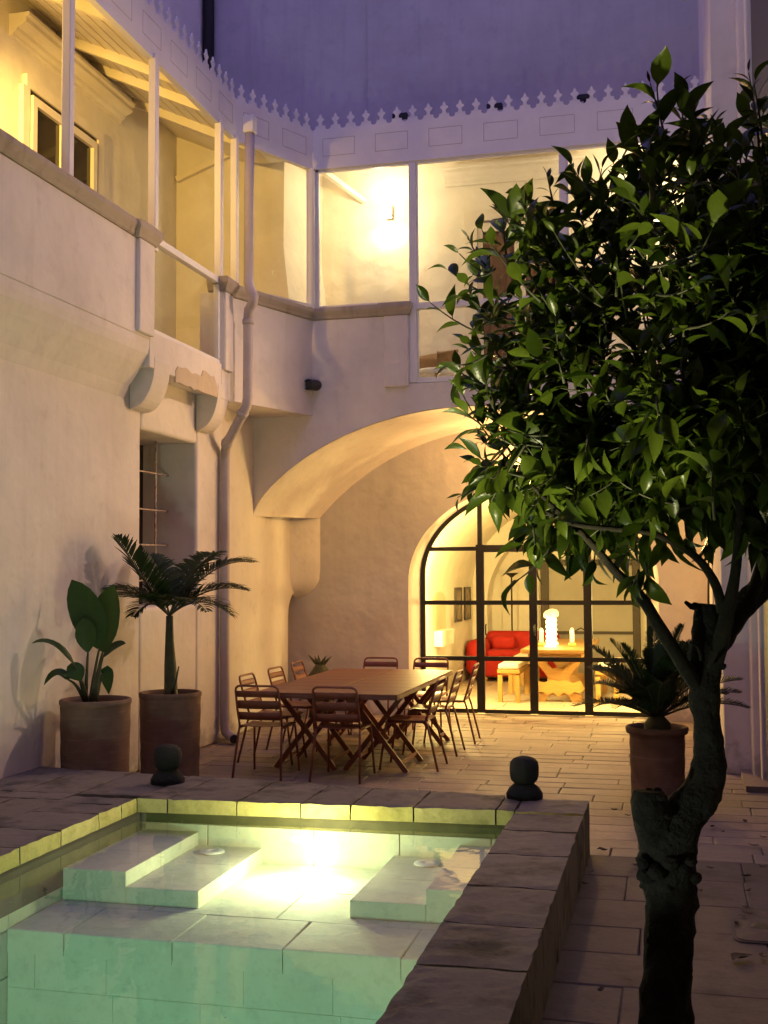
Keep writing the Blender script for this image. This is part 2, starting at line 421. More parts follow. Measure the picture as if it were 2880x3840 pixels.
wb = MB().box(IX0 - .25, IX0 - .02, 1.1, 7.3, DEEP - .1, .14).box(IX0 - .25, IX1 + .1, 7.2, 7.4, DEEP - .1, .14).box(IX1 + .02, IX1 + .1, 1.1, 7.2, DEEP - .1, CB).box(IX0 - .2, IX1 + .1, 1.0, 1.12, DEEP - .1, CB)
P_(wb, 'wall_backing', JOINT, pool)
LEDGE = 5.56
FLZ = -.075
sh = slab_rows(IX0, IX1, LEDGE + .0, 7.17, .52, .55, .8, FLZ, .12, .0012, 21)
P_(sh, 'pool_floor', POOLST, pool)
lw = MB()
course_wall(lw, lambda m, a, b, z0, z1: m.box(IX0 + a, IX0 + b, LEDGE + .006, LEDGE + .2, z0, z1), IX1 - IX0, DEEP, FLZ - .10, .2, 22)
lw.box(IX0, IX1, LEDGE + .012, 7.17, DEEP - .1, FLZ - .09)
P_(lw, 'ledge_wall', POOLST, pool)
df = slab_rows(IX0, IX1, 1.25, LEDGE + .01, .5, .6, .9, DEEP, .05, .003, 23)
df.box(IX0, IX1, 1.2, LEDGE, DEEP - .1, DEEP - .03)
P_(df, 'deep_floor', POOLST, pool)
def step(x0, x1, y0, z1, seed):
    m = MB(); rnd = random.Random(seed); y = y0
    while y < 7.16:
        l = min(rnd.uniform(.45, .6), 7.17 - y); m.box(x0, x1, y + .0005, y + l - .0005, FLZ - .02, z1); y += l
    return P_(m, 'step', POOLST, pool, bevel=.004)
step(-3.425, -3.03, 6.12, .104, 1); step(-3.028, -2.59, 6.12, .020, 2)
step(-1.30, -.92, 6.14, .104, 3); step(-1.72, -1.302, 6.14, .020, 4)
for x, y in ((-2.86, 6.98), (-1.47, 6.98)):
    m = MB().lathe([(.001, .022), (.075, .022), (.08, .026), (.075, .034), (.02, .036), (.015, .032), (.001, .032)], 28, (x, y, 0), False)
    P_(m, 'inlet_cover', WHITE, pool)
LAMPE = emit('pool_lamp_glow', (1, .97, .75), 22)
lo = P_(MB().ball((-2.2, 7.15, .022), .055, sc=(1, .5, 1)), 'lamp', LAMPE, pool)
lo2 = P_(MB().ball((-1.9, 1.28, -.15), .06, sc=(1, .5, 1)), 'lamp', LAMPE, pool)
POOLC = (1.0, .93, .50)
lamp('pool_light', (-2.2, 6.72, .200), 30, POOLC, .06)
lamp('pool_beam', (-2.2, 7.06, .07), 70, POOLC, .04, math.radians(150), (math.radians(-91), 0, 0), blend=1.0)
lamp('pool_light', (-1.9, 1.40, -.12), 300, (.95, 1.0, .80), .05, math.radians(125), (math.radians(88), 0, 0), blend=.6)
# water
m, nt, b = newmat('pool_water'); nt.nodes.remove(b); out = nt.nodes['Material Output']
t = N(nt, 'ShaderNodeBsdfTransparent'); gl = N(nt, 'ShaderNodeBsdfGlossy'); gl.inputs['Roughness'].default_value = .02
f = N(nt, 'ShaderNodeFresnel'); f.inputs['IOR'].default_value = 1.33; x = N(nt, 'ShaderNodeMixShader')
bn = N(nt, 'ShaderNodeBump'); bn.inputs['Strength'].default_value = .16; bn.inputs['Distance'].default_value = .01
nt.links.new(noi(nt, coords(nt), 5, 2, .5), bn.inputs['Height']); nt.links.new(bn.outputs[0], gl.inputs['Normal']); nt.links.new(bn.outputs[0], f.inputs['Normal'])
geo = N(nt, 'ShaderNodeNewGeometry'); mm_ = N(nt, 'ShaderNodeMix'); mm_.data_type = 'FLOAT'
sc1 = N(nt, 'ShaderNodeMath', operation='MULTIPLY'); sc1.inputs[1].default_value = .75; nt.links.new(f.outputs[0], sc1.inputs[0])
nt.links.new(geo.outputs['Backfacing'], mm_.inputs[0]); nt.links.new(sc1.outputs[0], mm_.inputs[2]); mm_.inputs[3].default_value = .06
nt.links.new(mm_.outputs[0], x.inputs[0]); nt.links.new(t.outputs[0], x.inputs[1]); nt.links.new(gl.outputs[0], x.inputs[2])
nt.links.new(x.outputs[0], out.inputs['Surface'])
va = N(nt, 'ShaderNodeVolumeAbsorption'); va.inputs['Color'].default_value = (.42, .90, .76, 1); va.inputs['Density'].default_value = .30
nt.links.new(va.outputs[0], out.inputs['Volume'])
structure(MB().box(IX0 - .02, IX1 + .02, 1.22, 7.19, DEEP - .04, WL).build('water', m))
fk = MB(); rk = random.Random(77)
for k in range(70):
    x, y = rk.uniform(IX0 + .1, IX1 - .05), rk.uniform(3.4, 7.0); a = rk.uniform(0, 3.1); l = rk.uniform(.003, .008)
    c_, s_ = math.cos(a) * l, math.sin(a) * l
    fk.add([(x - c_, y - s_, WL + .001), (x + s_ * .4, y - c_ * .4, WL + .003), (x + c_, y + s_, WL + .001), (x - s_ * .4, y + c_ * .4, WL + .003)], [(0, 1, 2, 3)])
tag(fk.build('floating_flecks', simple('pale_petal', (.6, .58, .48), .8, bs=0)), 'tiny pale flecks drifting on the pool water', 'debris', kind='stuff')

# ------------------------------------------------------------------ left wall of the court
XW = -4.70                                    # wall face
lwall = thing('courtyard_wall', 'cream plastered side wall with a deep barred window niche behind the potted palms', 'wall', (XW, 9, 0))
Fx = lambda a, b, d: (d, a, b)                # (y,z) polygon extruded along x
w = MB()
w.prism([(-2, 0), (9.75, 0), (9.75, 3.66), (-2, 3.66)], Fx, -5.45, XW)
w.prism([(9.75, 3.12), (11.05, 3.12), (11.05, 3.66), (9.75, 3.66)], Fx, -5.45, XW)
w.prism([(9.75, 0), (11.05, 0), (11.05, 1.48), (9.75, 1.48)], Fx, -5.45, XW)
w.prism([(11.05, 0), (13.98, 0), (13.98, 1.22), (14.0, 1.34), (14.06, 1.44), (14.16, 1.51), (14.36, 1.54), (14.36, 3.66), (11.05, 3.66)], Fx, -5.45, XW)
P_(w, 'wall', PL, lwall, bevel=.035, seg=3)
P_(MB().box(-5.5, -5.2, 13.9, 14.5, 0, 1.7), 'niche_back', PL, lwall)
P_(MB().box(-5.47, -5.30, 9.6, 11.2, 1.4, 3.2), 'window', DGLASS, lwall)
gr = MB()
for y in (9.93, 10.32, 10.75): gr.tube([(-5.02, y, 1.45), (-5.02, y, 3.15)], .011, 6)
for i, z in enumerate((1.72, 2.07, 2.42, 2.79)): gr.tube([(-5.02, 9.72, z), (-5.02, 11.08, z + .01)], .009, 6)
P_(gr, 'window_grille', RUSTIRON, lwall)
# the splayed impost where the vault meets the recess
m = MB(); rings = []
for z, s_ in ((1.46, .02), (1.52, .45), (1.60, .78), (1.70, .95), (1.85, 1.0), (2.50, 1.0)):
    rings.append([(-4.72, 14.36 - .34 * s_ - .02, z), (-4.70 + .03 * s_, 14.36 - .30 * s_, z), (-4.70 + .15 * s_, 14.36 - .19 * s_, z), (-4.70 + .25 * s_, 14.36 - .10 * s_, z), (-4.70 + .31 * s_, 14.36, z)])
m.loft(rings); P_(m, 'impost', PL, lwall)
# ---- corbels and cove under the gallery
def corbel(y0, y1, x1, z0, z1, name='corbel'):
    poly = [(XW + .01, z0)]
    for k in range(0, 11):
        a = k / 10 * PI / 2; poly.append((XW + (x1 - XW) * math.sin(a) ** .9, z0 + (z1 - z0) * (1 - math.cos(a))))
    poly += [(x1 - .004, z1 + .03), (XW + .01, z1 + .03)]
    m = MB().prism(poly, lambda a, b, d: (a, d, b), y0, y1)
    return P_(m, name, PL, lwall)
for y0, y1, dz in ((9.50, 9.82, .0), (11.0, 11.28, -.02)):
    corbel(y0, y1, -4.447, 3.27 + dz, 3.70)
cv = MB(); poly = [(XW - .03, 3.30), (XW + .004, 3.36), (-4.65, 3.455), (-4.58, 3.55), (-4.515, 3.64), (-4.468, 3.73), (-4.455, 3.80), (-4.455, 3.860), (XW - .03, 3.860)]
cv.prism(poly, lambda a, b, d: (a, d, b), -2, 9.398, smooth=False)
P_(cv, 'cove', PL, lwall)
# broken plaster patch between the corbels
m = MB(); rnd = random.Random(4)
pts = [(9.95 + 1.02 * k / 22, 3.63 + (.05 if k in (0, 22) else .10) + .040 * noise.noise(Vector((k * .3, 2, 0))) + (.05 if 13 < k < 21 else 0)) for k in range(23)]
pts += [(10.97 - 1.02 * k / 12, 3.575 + .02 * noise.noise(Vector((k * .8, 7, 0)))) for k in range(13)]
m.prism(pts, Fx, -4.50, -4.447)
PATCH = plaster('bare_sandstone', (.56, .46, .35), (.36, .27, .18), .9, 1.8, .4)

# ------------------------------------------------------------------ arched front wall of the loggia
YF, YR, YD = 12.70, 14.35, 14.65
def frontz(t):
    t = min(1, abs(t)); h = 2.555; rise = 1.18; Rr = (h * h + rise * rise) / (2 * rise)
    c = math.sqrt(max(0, Rr * Rr - (t * h) ** 2)) - (Rr - rise); e = rise * math.sqrt(max(0, 1 - t * t))
    return 2.46 + .58 * c + .42 * e
def backz(t):
    t = min(1, abs(t)); h = 2.40; rise = 1.10; Rr = (h * h + rise * rise) / (2 * rise)
    return 2.50 + math.sqrt(max(0, Rr * Rr - (t * h) ** 2)) - (Rr - rise)
NA = 56
ts = [-math.cos(PI * i / NA) for i in range(NA + 1)]
FA = [(-2.145 + 2.555 * t, frontz(t)) for t in ts]
BA = [(-1.99 + 2.41 * t, backz(t)) for t in ts]
loggia = thing('arched_wall', 'pale plastered loggia wall with one wide low arch and a deep curved soffit', 'wall', (-2.1, YF, 0))
Fy = lambda a, b, d: (a, d, b)
poly = FA + [(.41, 0), (.47, 0), (.47, 3.92), (-2.83, 3.92), (-2.83, 4.70), (-4.70, 4.70)]
P_(MB().prism(poly, Fy, YF, YF + .24), 'arch_wall', PL, loggia)
so = MB(); rings = []
for y, k in ((YF + .002, 0), (YF + .03, .02), (YF + .12, .07), (YF + .4, .25), (YF + .8, .5), (YF + 1.2, .74), (YR - .12, .93), (YR + .01, 1)):
    sh_ = -.012 * math.exp(-(y - YF) * 30)
    rings.append([(a[0] + (b[0] - a[0]) * k, y, a[1] + (b[1] - a[1]) * k - sh_ * 0 + (-.006)) for a, b in zip(FA, BA)])
so.loft(rings); P_(so, 'arch_soffit', PL, loggia)
DC = -1.695
NB = 48
tb = [-math.cos(PI * i / NB) for i in range(NB + 1)]
def arch(h, spring, rise, extra=0): return [(DC + (h + extra) * t, spring + (rise + extra) * math.sqrt(max(0, 1 - t * t))) for t in tb]
OA = [(DC - 1.54, 0)] + arch(1.54, 1.67, 1.20) + [(DC + 1.54, 0)]
IA = [(DC - 1.43, 0)] + arch(1.43, 1.75, 1.10) + [(DC + 1.43, 0)]
poly = [(-5.25, 0)] + OA + [(.45, 0), (.45, 3.8), (-5.25, 3.8)]
P_(MB().prism(poly, Fy, YR, YD - .03), 'recess_wall', PL, loggia)
rv = MB(); rv.loft([[(p[0], YR - .001, p[1] - .002) for p in OA], [(p[0] + .004 * (1 if p[0] < DC else -1), YR + .03, p[1] - .01) for p in OA], [(p[0], YD + .02, p[1]) for p in IA]])
P_(rv, 'door_reveal', PL, loggia)
P_(MB().prism([(.41, 0), (.62, 0), (.62, 3.9), (.41, 3.9)], Fy, YF + .24, YR + .2), 'jamb', PL, loggia)
# parapet end pier and its coping, base mouldings
pr = MB().box(-3.12, -2.84, YF - .045, YF + .2, 3.885, 4.70)
P_(pr, 'pier', PL, loggia, bevel=.012)
def coping_strip(m, path, zb, zt, proj, back):
    """moulded coping along a plan polyline, projecting to the right-hand side of its direction"""
    prof = [(-back, zb), (.006, zb), (proj * .35, zb + .012), (proj * .45, zb + .035), (proj * .8, zb + .065), (proj, zb + .085), (proj, zt - .012), (proj - .012, zt), (-back, zt)]
    rings = []
    for i, p in enumerate(path):
        p = Vector((*p, 0)); a = Vector((*path[max(i - 1, 0)], 0)); c = Vector((*path[min(i + 1, len(path) - 1)], 0))
        d1 = (p - a).normalized() if i else (c - p).normalized(); d2 = (c - p).normalized() if i < len(path) - 1 else d1
        n1 = Vector((d1.y, -d1.x, 0)); n2 = Vector((d2.y, -d2.x, 0)); n = (n1 + n2).normalized(); n /= max(.3, n.dot(n1))
        rings.append([Vector((p.x + n.x * o, p.y + n.y * o, z)) for o, z in prof])
    b = len(m.v); m.loft(rings, smooth=False, closed=True); k = len(prof)
    m.f.append([b + i for i in reversed(range(k))]); m.sm.append(False)
    m.f.append([b + (len(rings) - 1) * k + i for i in range(k)]); m.sm.append(False)
def subdiv(path, step=.12):
    o = []
    for a, b in zip(path, path[1:]):
        n = max(1, int(math.dist(a, b) / step))
        o += [(a[0] + (b[0] - a[0]) * i / n, a[1] + (b[1] - a[1]) * i / n) for i in range(n)]
    return o + [path[-1]]
CH0, CH1 = (-4.45, 11.40), (-3.98, YF)       # chamfered corner of the parapet
cp = MB(); coping_strip(cp, [(-3.98, YF), (-3.13, YF)], 4.705, 4.84, .05, .2)
coping_strip(cp, [(-3.135, YF + .1), (-3.135, YF - .045), (-2.835, YF - .045), (-2.835, YF + .15)], 4.700, 4.845, .045, .12)
P_(cp, 'parapet_coping', STONE_TRIM, loggia)
# spout
m = MB(); m.tube([(-3.92, YF + .05, 3.95), (-3.94, YF - .05, 3.945), (-3.985, YF - .16, 3.935)], .062, 18, cap=False)
m.tube([(-3.92, YF + .05, 3.95), (-3.978, YF - .145, 3.936)], .048, 14)
tag(m.build('water_spout', simple('lead_pipe', (.05, .045, .045), .7)), 'short dark pipe spout sticking out of the plaster under the corner parapet', 'spout')

# ------------------------------------------------------------------ galleries
XG, XI, YI = -4.50, -5.90, 14.10
FZ = 3.88
lg = thing('timber_gallery', 'upper side gallery with white posts, timber ceiling and corbelled parapet lit yellow inside', 'gallery', (XG, 8, FZ))
P_(MB().box(XI, XW + .004, -2, 13.2, 3.70, FZ), 'floor', PLG, lg)
# parapet: long run, low sill under the glass, corner block
pp = MB().box(XW, -4.45, -2, 9.40, 3.862, 4.70)
pp.box(XW, -4.452, 9.40, 11.10, 3.62, 3.945)
pp.box(XW, -4.45, 11.10, 11.42, 3.58, 4.70)
P_(pp, 'parapet', PL, lg, bevel=.01)
ch = MB()
a, b_ = CH0, CH1
ch.hexa([(a[0], a[1], 3.6), (b_[0], b_[1], 3.6), (b_[0] - .2, b_[1] + .1, 3.6), (XW - .01, 11.41, 3.6)],
        [(a[0], a[1], 4.70), (b_[0], b_[1], 4.70), (b_[0] - .2, b_[1] + .1, 4.70), (XW - .01, 11.41, 4.70)])
ch.add([(a[0], a[1], 3.598), (b_[0], b_[1], 3.598), (XW + .001, YF, 3.598), (XW + .001, 11.41, 3.598)], [(0, 1, 2, 3)])
P_(ch, 'corner_parapet', PL, lg)
for y0, y1 in ((9.12, 9.42), (11.11, 11.33)): P_(MB().box(-4.47, -4.412, y0, y1, 3.885, 4.70), 'pier', PL, lg, bevel=.012)
P_(MB().prism(pts, Fx, -4.470, -4.446), 'bare_patch', PATCH, lg)
cp = MB(); coping_strip(cp, subdiv([(-4.45, 9.09), (-4.45, -2)][::-1]), 4.705, 4.84, .055, .22)
coping_strip(cp, [(-4.55, 9.085), (-4.412, 9.085), (-4.412, 9.45), (-4.60, 9.45)], 4.700, 4.848, .045, .1)
coping_strip(cp, [(-4.60, 11.09), (-4.412, 11.09), (-4.412, 11.34), (-4.44, 11.40)], 4.700, 4.848, .045, .1)
coping_strip(cp, subdiv([CH0, CH1]), 4.705, 4.842, .05, .16)
P_(cp, 'parapet_coping', STONE_TRIM, lg)
# posts, rails, lintel
def posts(m, pts_, z0, z1, s_=.07):
    for x, y in pts_:
        m.box(x - s_ / 2, x + s_ / 2, y - s_ / 2, y + s_ / 2, z0, z1)
for x, y in ((XG, 6.45), (XG, 8.02), (XG, 9.56), (XG, 11.13), (XG, 11.58)):
    mm = MB(); posts(mm, [(x, y)], 4.70, 6.52, .075); P_(mm, 'post', WHITE, lg, bevel=.008)
mm = MB().box(XG - .035, XG + .035, 9.46, 11.12, 4.775, 4.84).box(XG - .03, XG + .03, 9.46, 11.12, 3.946, 3.985).box(XG - .03, XG + .03, 11.055, 11.105, 3.99, 4.775)
grl = P_(mm, 'glass_rail', WHITE, lg, bevel=.006)
P_(MB().box(XG - .004, XG + .004, 9.44, 11.06, 3.985, 4.775), 'glass_panel', GLASS, grl)
LC0, LC1 = Vector((-4.50, 11.62, 0)), Vector((-3.97, YF, 0))
def run_board(m, a, b, z0, z1, th, off=0):
    a = Vector((a[0], a[1], 0)); b = Vector((b[0], b[1], 0)); d = (b - a).normalized(); n = Vector((d.y, -d.x, 0))
    a = a + n * off; b = b + n * off
    q = [a, b, b - n * th, a - n * th]
    m.hexa([(p.x, p.y, z0) for p in q], [(p.x, p.y, z1) for p in q])
HALF = [(.0815, 0), (.066, .003), (.054, .016), (.049, .034), (.051, .047), (.034, .044), (.020, .056), (.015, .074), (.020, .092), (.030, .104), (.041, .116), (.038, .132), (.024, .138), (.015, .148), (.013, .165), (.0, .19)]
def fascia(parent, a, b, panels=True):
    """fascia board with incised panels, and a cut-out crest of fleurons along its top"""
    a = Vector((a[0], a[1], 0)); b = Vector((b[0], b[1], 0)); L = (b - a).length; d = (b - a) / L; n = Vector((d.y, -d.x, 0))
    m = MB(); run_board(m, a, b, 6.505, 6.94, .025)
    run_board(m, a, b, 6.47, 6.504, .06, .012)
    P_(m, 'fascia', WHITE, parent)
    c = MB(); k = max(1, round(L / .18)); w_ = L / k
    for i in range(k):
        o = a + d * (w_ * (i + .5)); s_ = w_ / .163
        out = [(-x * s_, z) for x, z in HALF] + [(x * s_, z) for x, z in reversed(HALF[:-1])]
        # four stacked strips keep every face convex enough
        base = 6.941
        for j in range(len(HALF) - 1):
            (x0, z0), (x1, z1) = HALF[j], HALF[j + 1]
            if z1 <= z0: continue
            def pt(x, z, th): 
                p = o + d * x * s_ - n * (.004 + th); return (p.x, p.y, base + z)
            vs = [pt(-x0, z0, 0), pt(x0, z0, 0), pt(x1, z1, 0), pt(-x1, z1, 0), pt(-x0, z0, .016), pt(x0, z0, .016), pt(x1, z1, .016), pt(-x1, z1, .016)]
            c.add(vs, [(0, 1, 2, 3), (7, 6, 5, 4), (1, 5, 6, 2), (0, 3, 7, 4)])
    P_(c, 'crest', WHITE, parent)
    if panels:
        gm = simple('groove_' + parent.name, (.46, .42, .42), .9); np_ = max(1, round(L / .60)); pw = L / np_
        for i in range(np_):
            o = a + d * (pw * (i + .5)); g = MB()
            for x0, x1, z0, z1 in ((-.19, .19, 6.62, 6.626), (-.19, .19, 6.824, 6.83), (-.193, -.187, 6.62, 6.83), (.187, .193, 6.62, 6.83)):
                q = [o + d * x0 + n * .0015, o + d * x1 + n * .0015, o + d * x1 - n * .002, o + d * x0 - n * .002]
                g.hexa([(p.x, p.y, z0) for p in q], [(p.x, p.y, z1) for p in q])
            P_(g, 'fascia_panel', gm, parent)
fascia(lg, (XG, -1.0), (XG, 11.62))
fascia(lg, LC0, LC1)
mm = MB(); run_board(mm, LC0, LC1, 4.845, 4.88, .05, .02); posts(mm, [(-3.985, YF - .01)], 4.82, 6.48, .09)
cfr = P_(mm, 'corner_frame', WHITE, lg)
mm = MB(); run_board(mm, LC0, LC1, 4.86, 6.48, .006, -.02); P_(mm, 'corner_pane', glassm('corner_glass', (.97, .97, .97), .0004), cfr)
# roof, planked ceiling and beams
RZ0, RZ1 = 6.60, 7.24
rf = MB()
def rquad(p): 
    rf.add([(x, y, z) for x, y, z in p] + [(x, y, z + .06) for x, y, z in p], [(0, 1, 2, 3)[:len(p)], tuple(range(2 * len(p) - 1, len(p) - 1, -1))])
rquad([(XG, -2, RZ0), (XI, -2, RZ1), (XI, YI, RZ1), (XG, YF, RZ0)])
P_(rf, 'roof', TIMBER, lg)
for y in (5.2, 5.95, 6.7, 7.45, 8.2, 8.95, 10.3, 11.0, 12.0):
    P_(MB().bar((XG - .02, y, RZ0 - .045), (XI, y, RZ1 - .045), .07, .09), 'ceiling_beam', TIMBER, lg)
pk = MB()
for i in range(9):
    x = XG - .1 - i * .15; z = RZ0 + (RZ1 - RZ0) * (XG - x) / (XG - XI) - .004
    pk.box(x - .003, x + .003, -2, 12.5, z - .004, z)
P_(pk, 'plank_joint', simple('plank_gap', (.64, .57, .46), .9, bs=0), lg)
P_(MB().box(XI - .3, XI, -2, YI + .2, FZ, 12.5), 'inner_wall', PLG, lg)
eb = MB().hexa([(XI, 13.2, FZ), (-4.30, 13.2, FZ), (-4.05, YI, FZ), (XI, YI, FZ)], [(XI, 13.2, 5.0), (-4.42, 13.2, 5.0), (-4.20, YI, 5.0), (XI, YI, 5.0)])
eb.hexa([(XI, 13.2, 5.0), (-4.42, 13.2, 5.0), (-4.20, YI, 5.0), (XI, YI, 5.0)], [(XI, 13.2, 5.75), (-4.50, 13.2, 5.75), (-4.28, YI, 5.75), (XI, YI, 5.75)])
eb.hexa([(XI, 13.2, 5.75), (-4.50, 13.2, 5.75), (-4.28, YI, 5.75), (XI, YI, 5.75)], [(XI, 13.2, 7.3), (-4.48, 13.2, 7.3), (-4.26, YI, 7.3), (XI, YI, 7.3)])
P_(eb, 'end_wall', PLG, lg)
st = MB().bar((XI + .02, 13.16, 6.68), (-4.95, 13.16, 7.02), .06, .07); P_(st, 'tie_beam', TIMBER, lg)
# window in the inner wall
wf = MB().box(XI, XI + .05, 9.66, 11.20, 6.42, 6.54).box(XI, XI + .05, 9.60, 9.72, FZ, 6.42).box(XI, XI + .05, 11.08, 11.20, FZ, 6.42)
fr = P_(wf, 'window_casing', TIMBER, lg)
ws = MB()
for y0, y1 in ((9.74, 10.38), (10.36, 11.02)):
    ws.box(XI + .02, XI + .07, y0, y0 + .08, FZ, 6.36).box(XI + .02, XI + .07, y1 - .08, y1, FZ, 6.36).box(XI + .02, XI + .07, y0 + .08, y1 - .08, 6.28, 6.36)
P_(ws, 'window_sash', TIMBER, fr)
P_(MB().box(XI + .005, XI + .03, 9.73, 11.07, FZ, 6.42), 'window_pane', DGLASS, fr)
def cornice(m, axis, a0, a1, base, z):
    prof = [(0, 0), (.04, 0), (.045, .03), (.08, .05), (.09, .08), (.15, .10), (.18, .12), (.18, .16), (.21, .175), (.21, .21), (0, .21)]
    if axis == 'x': m.prism(prof, lambda a, b, d: (base + a, d, z + b), a0, a1)
    else: m.prism(prof, lambda a, b, d: (d, base - a, z + b), a0, a1)
mm = MB(); cornice(mm, 'x', 9.42, 11.62, XI, 6.80); P_(mm, 'cornice', PLG, lg)

bgal = thing('glazed_gallery', 'glazed upper gallery above the arch with a bright wall lamp and white window frames', 'gallery', (-2, YF, FZ))
P_(MB().box(-4.3, .47, YF + .24, YI, 3.70, FZ), 'floor', PLG, bgal)
fascia(bgal, (-3.97, YF), (.43, YF))
rf = MB()
rquad([(XG, YF, RZ0), (XI, YI, RZ1), (.43, YI, RZ1), (.43, YF, RZ0)]); rquad([(XG, 11.62, RZ0 + .002), (XG, YF, RZ0 + .002), (-3.97, YF, RZ0 + .002)])
P_(rf, 'roof', TIMBER, bgal)
mm = MB(); YP = YF + .03
for x, z0 in ((-2.79, 3.93), (-1.09, 3.93), (.39, 3.93)): mm.box(x - .04, x + .04, YP - .03, YP + .04, z0, 6.48)
mm.box(-3.94, -3.90, YP - .02, YP + .03, 4.84, 6.48)
mm.box(-3.94, .43, YP - .02, YP + .03, 6.44, 6.475).box(-3.90, -2.83, YP - .02, YP + .03, 4.842, 4.87)
mm.box(-2.75, .35, YP - .045, YP + .05, 4.765, 4.835).box(-2.75, .35, YP - .02, YP + .04, 3.925, 3.985)
for x in (-2.79, -1.09):
    mm.box(x + .04, x + .062, YP - .01, YP + .02, 3.985, 4.765).box(x + .04, x + .062, YP - .01, YP + .02, 4.835, 6.44)
wfr = P_(mm, 'window_frame', WHITE, bgal, bevel=.004)
for x0, x1, z0, z1 in ((-3.9, -2.83, 4.87, 6.44), (-2.75, -1.13, 4.835, 6.44), (-2.75, -1.13, 3.985, 4.765), (-1.05, .35, 4.835, 6.44), (-1.05, .35, 3.985, 4.765)):
    P_(MB().box(x0, x1, YP + .005, YP + .011, z0, z1), 'pane', GLASS, wfr)
iw = MB()                                    # uneven inner wall, a displaced grid
nx_, nz_ = 130, 80
gridp = []
for i in range(nx_ + 1):
    col = []
    for j in range(nz_ + 1):
        x = -4.32 + 4.9 * i / nx_; z = FZ + 3.5 * j / nz_
        q = Vector((x * 2.2, z * 2.2, 3)); d = noise.noise(q) * .022 + noise.noise(q * 3.1) * .009
        d *= max(.15, min(1, (6.4 - z) / 1.2))
        col.append((x, YI - .02 - d, z))
    gridp.append(col)
iw.loft(gridp); P_(iw, 'inner_wall', PLG, bgal)
for x in (-2.9, -2.05, -1.2, -.35): P_(MB().bar((x, YF + .03, RZ0 - .045), (x, YI, RZ1 - .045), .07, .09), 'ceiling_beam', TIMBER, bgal)
P_(MB().bar((-4.22, 13.05, 6.80), (-3.70, 14.03, 6.50), .055, .06), 'tie_beam', TIMBER, bgal)
mm = MB(); cornice(mm, 'y', -2.66, -.9, YI - .02, 6.60); P_(mm, 'cornice', PLG, bgal)
# door
DX0, DX1 = -2.42, -1.05
dm = MB().box(DX0, DX0 + .16, YI - .10, YI - .01, FZ, 6.26).box(DX1 - .16, DX1, YI - .10, YI - .01, FZ, 6.26).box(DX0 + .16, DX1 - .16, YI - .10, YI - .01, 6.12, 6.26)
dcs = P_(dm, 'door_casing', TIMBER, bgal)
dl = MB(); 
for a0, a1 in ((DX0 + .165, DX0 + .68), (DX0 + .69, DX1 - .165)):
    dl.box(a0, a0 + .06, YI - .075, YI - .03, FZ, 6.10).box(a1 - .06, a1, YI - .075, YI - .03, FZ, 6.10).box(a0 + .06, a1 - .06, YI - .075, YI - .03, 5.99, 6.10).box(a0 + .06, a1 - .06, YI - .075, YI - .03, FZ, FZ + .1)
P_(dl, 'door_leaf', TIMBER, dcs)
cu = MB(); cw = [(DX0 + .2 + .97 * i / 60, YI - .040 - .008 * math.sin(i * .9) , 0) for i in range(61)]
cu.loft([[(p[0], p[1], FZ + .05) for p in cw], [(p[0], p[1], 6.02) for p in cw]]); P_(cu, 'curtain', CURT, dcs)

def wall_lamp(name, label, pos, nrm, powr, size=1.0, ud=(1, 1), fill=.12, col=None, off=.1):
    WARM = col or (1.0, .62, .11)
    p = Vector(pos); n = Vector(nrm)
    t_ = thing(name, label, 'lamp', tuple(p), group='up and down wall lamps')
    c = p + n * .075 * size
    body = MB().lathe([(.038 * size, -.075 * size), (.042 * size, -.075 * size), (.042 * size, .075 * size), (.038 * size, .075 * size), (.036 * size, .06 * size), (.036 * size, -.06 * size), (.038 * size, -.075 * size)], 24, tuple(c), False)
    body.bar(p + n * .002, p + n * .04 * size, .05 * size, .06 * size)
    P_(body, 'lamp_body', WHITE, t_)
    em = emit('bulb_glow_' + name, (1, .85, .55), 30)
    for sg in (1, -1): P_(MB().lathe([(.001, sg * .061 * size), (.035 * size, sg * .061 * size)], 20, tuple(c), False), 'bulb', em, t_)
    if ud[0]: lamp('lamp_up', tuple(c + Vector((0, 0, .085 * size))), powr * ud[0], WARM, .03, math.radians(150), (PI, 0, 0), blend=.9)
    if ud[1]: lamp('lamp_down', tuple(c - Vector((0, 0, .085 * size))), powr * ud[1], WARM, .03, math.radians(150), (0, 0, 0), blend=.9)
    if fill: lamp('lamp_spill', tuple(c + n * off), powr * fill, WARM, .06)
    return t_
wall_lamp('wall_lamp', 'small white cylinder lamp glowing on the gallery wall left of the upstairs door', (-3.37, YI - .03, 6.33), (0, -1, 0), 50, col=(1.0, .80, .44), ud=(.7, .8), fill=.9, off=.45)
wall_lamp('wall_lamp', 'glowing gallery wall lamp showing through the top of the citrus tree', (-.20, YI - .03, 6.27), (0, -1, 0), 50, col=(1.0, .80, .44), ud=(.7, .8), fill=.9, off=.45)
wall_lamp('wall_lamp', 'wall lamp on the inner wall of the side gallery nearest the viewer', (XI + .01, 7.9, 6.1), (1, 0, 0), 60, 1.0, (.2, .2), 1.0, (1.0, .60, .11), .4)
gl_ = lamp('gallery_beam', (-5.36, 7.95, 6.12), 560, (1.0, .60, .12), .05, math.radians(64), blend=.9)
gl_.rotation_euler = (Vector((-5.86, 12.6, 5.7)) - Vector((-5.36, 7.95, 6.12))).to_track_quat('-Z', 'Y').to_euler()
wall_lamp('wall_lamp', 'wall lamp on the loggia wall straight above the arched glass door', (-1.45, YR - .01, 2.98), (0, -1, 0), 270, 1.2, (.06, .15), 1.0, COURT, .06)

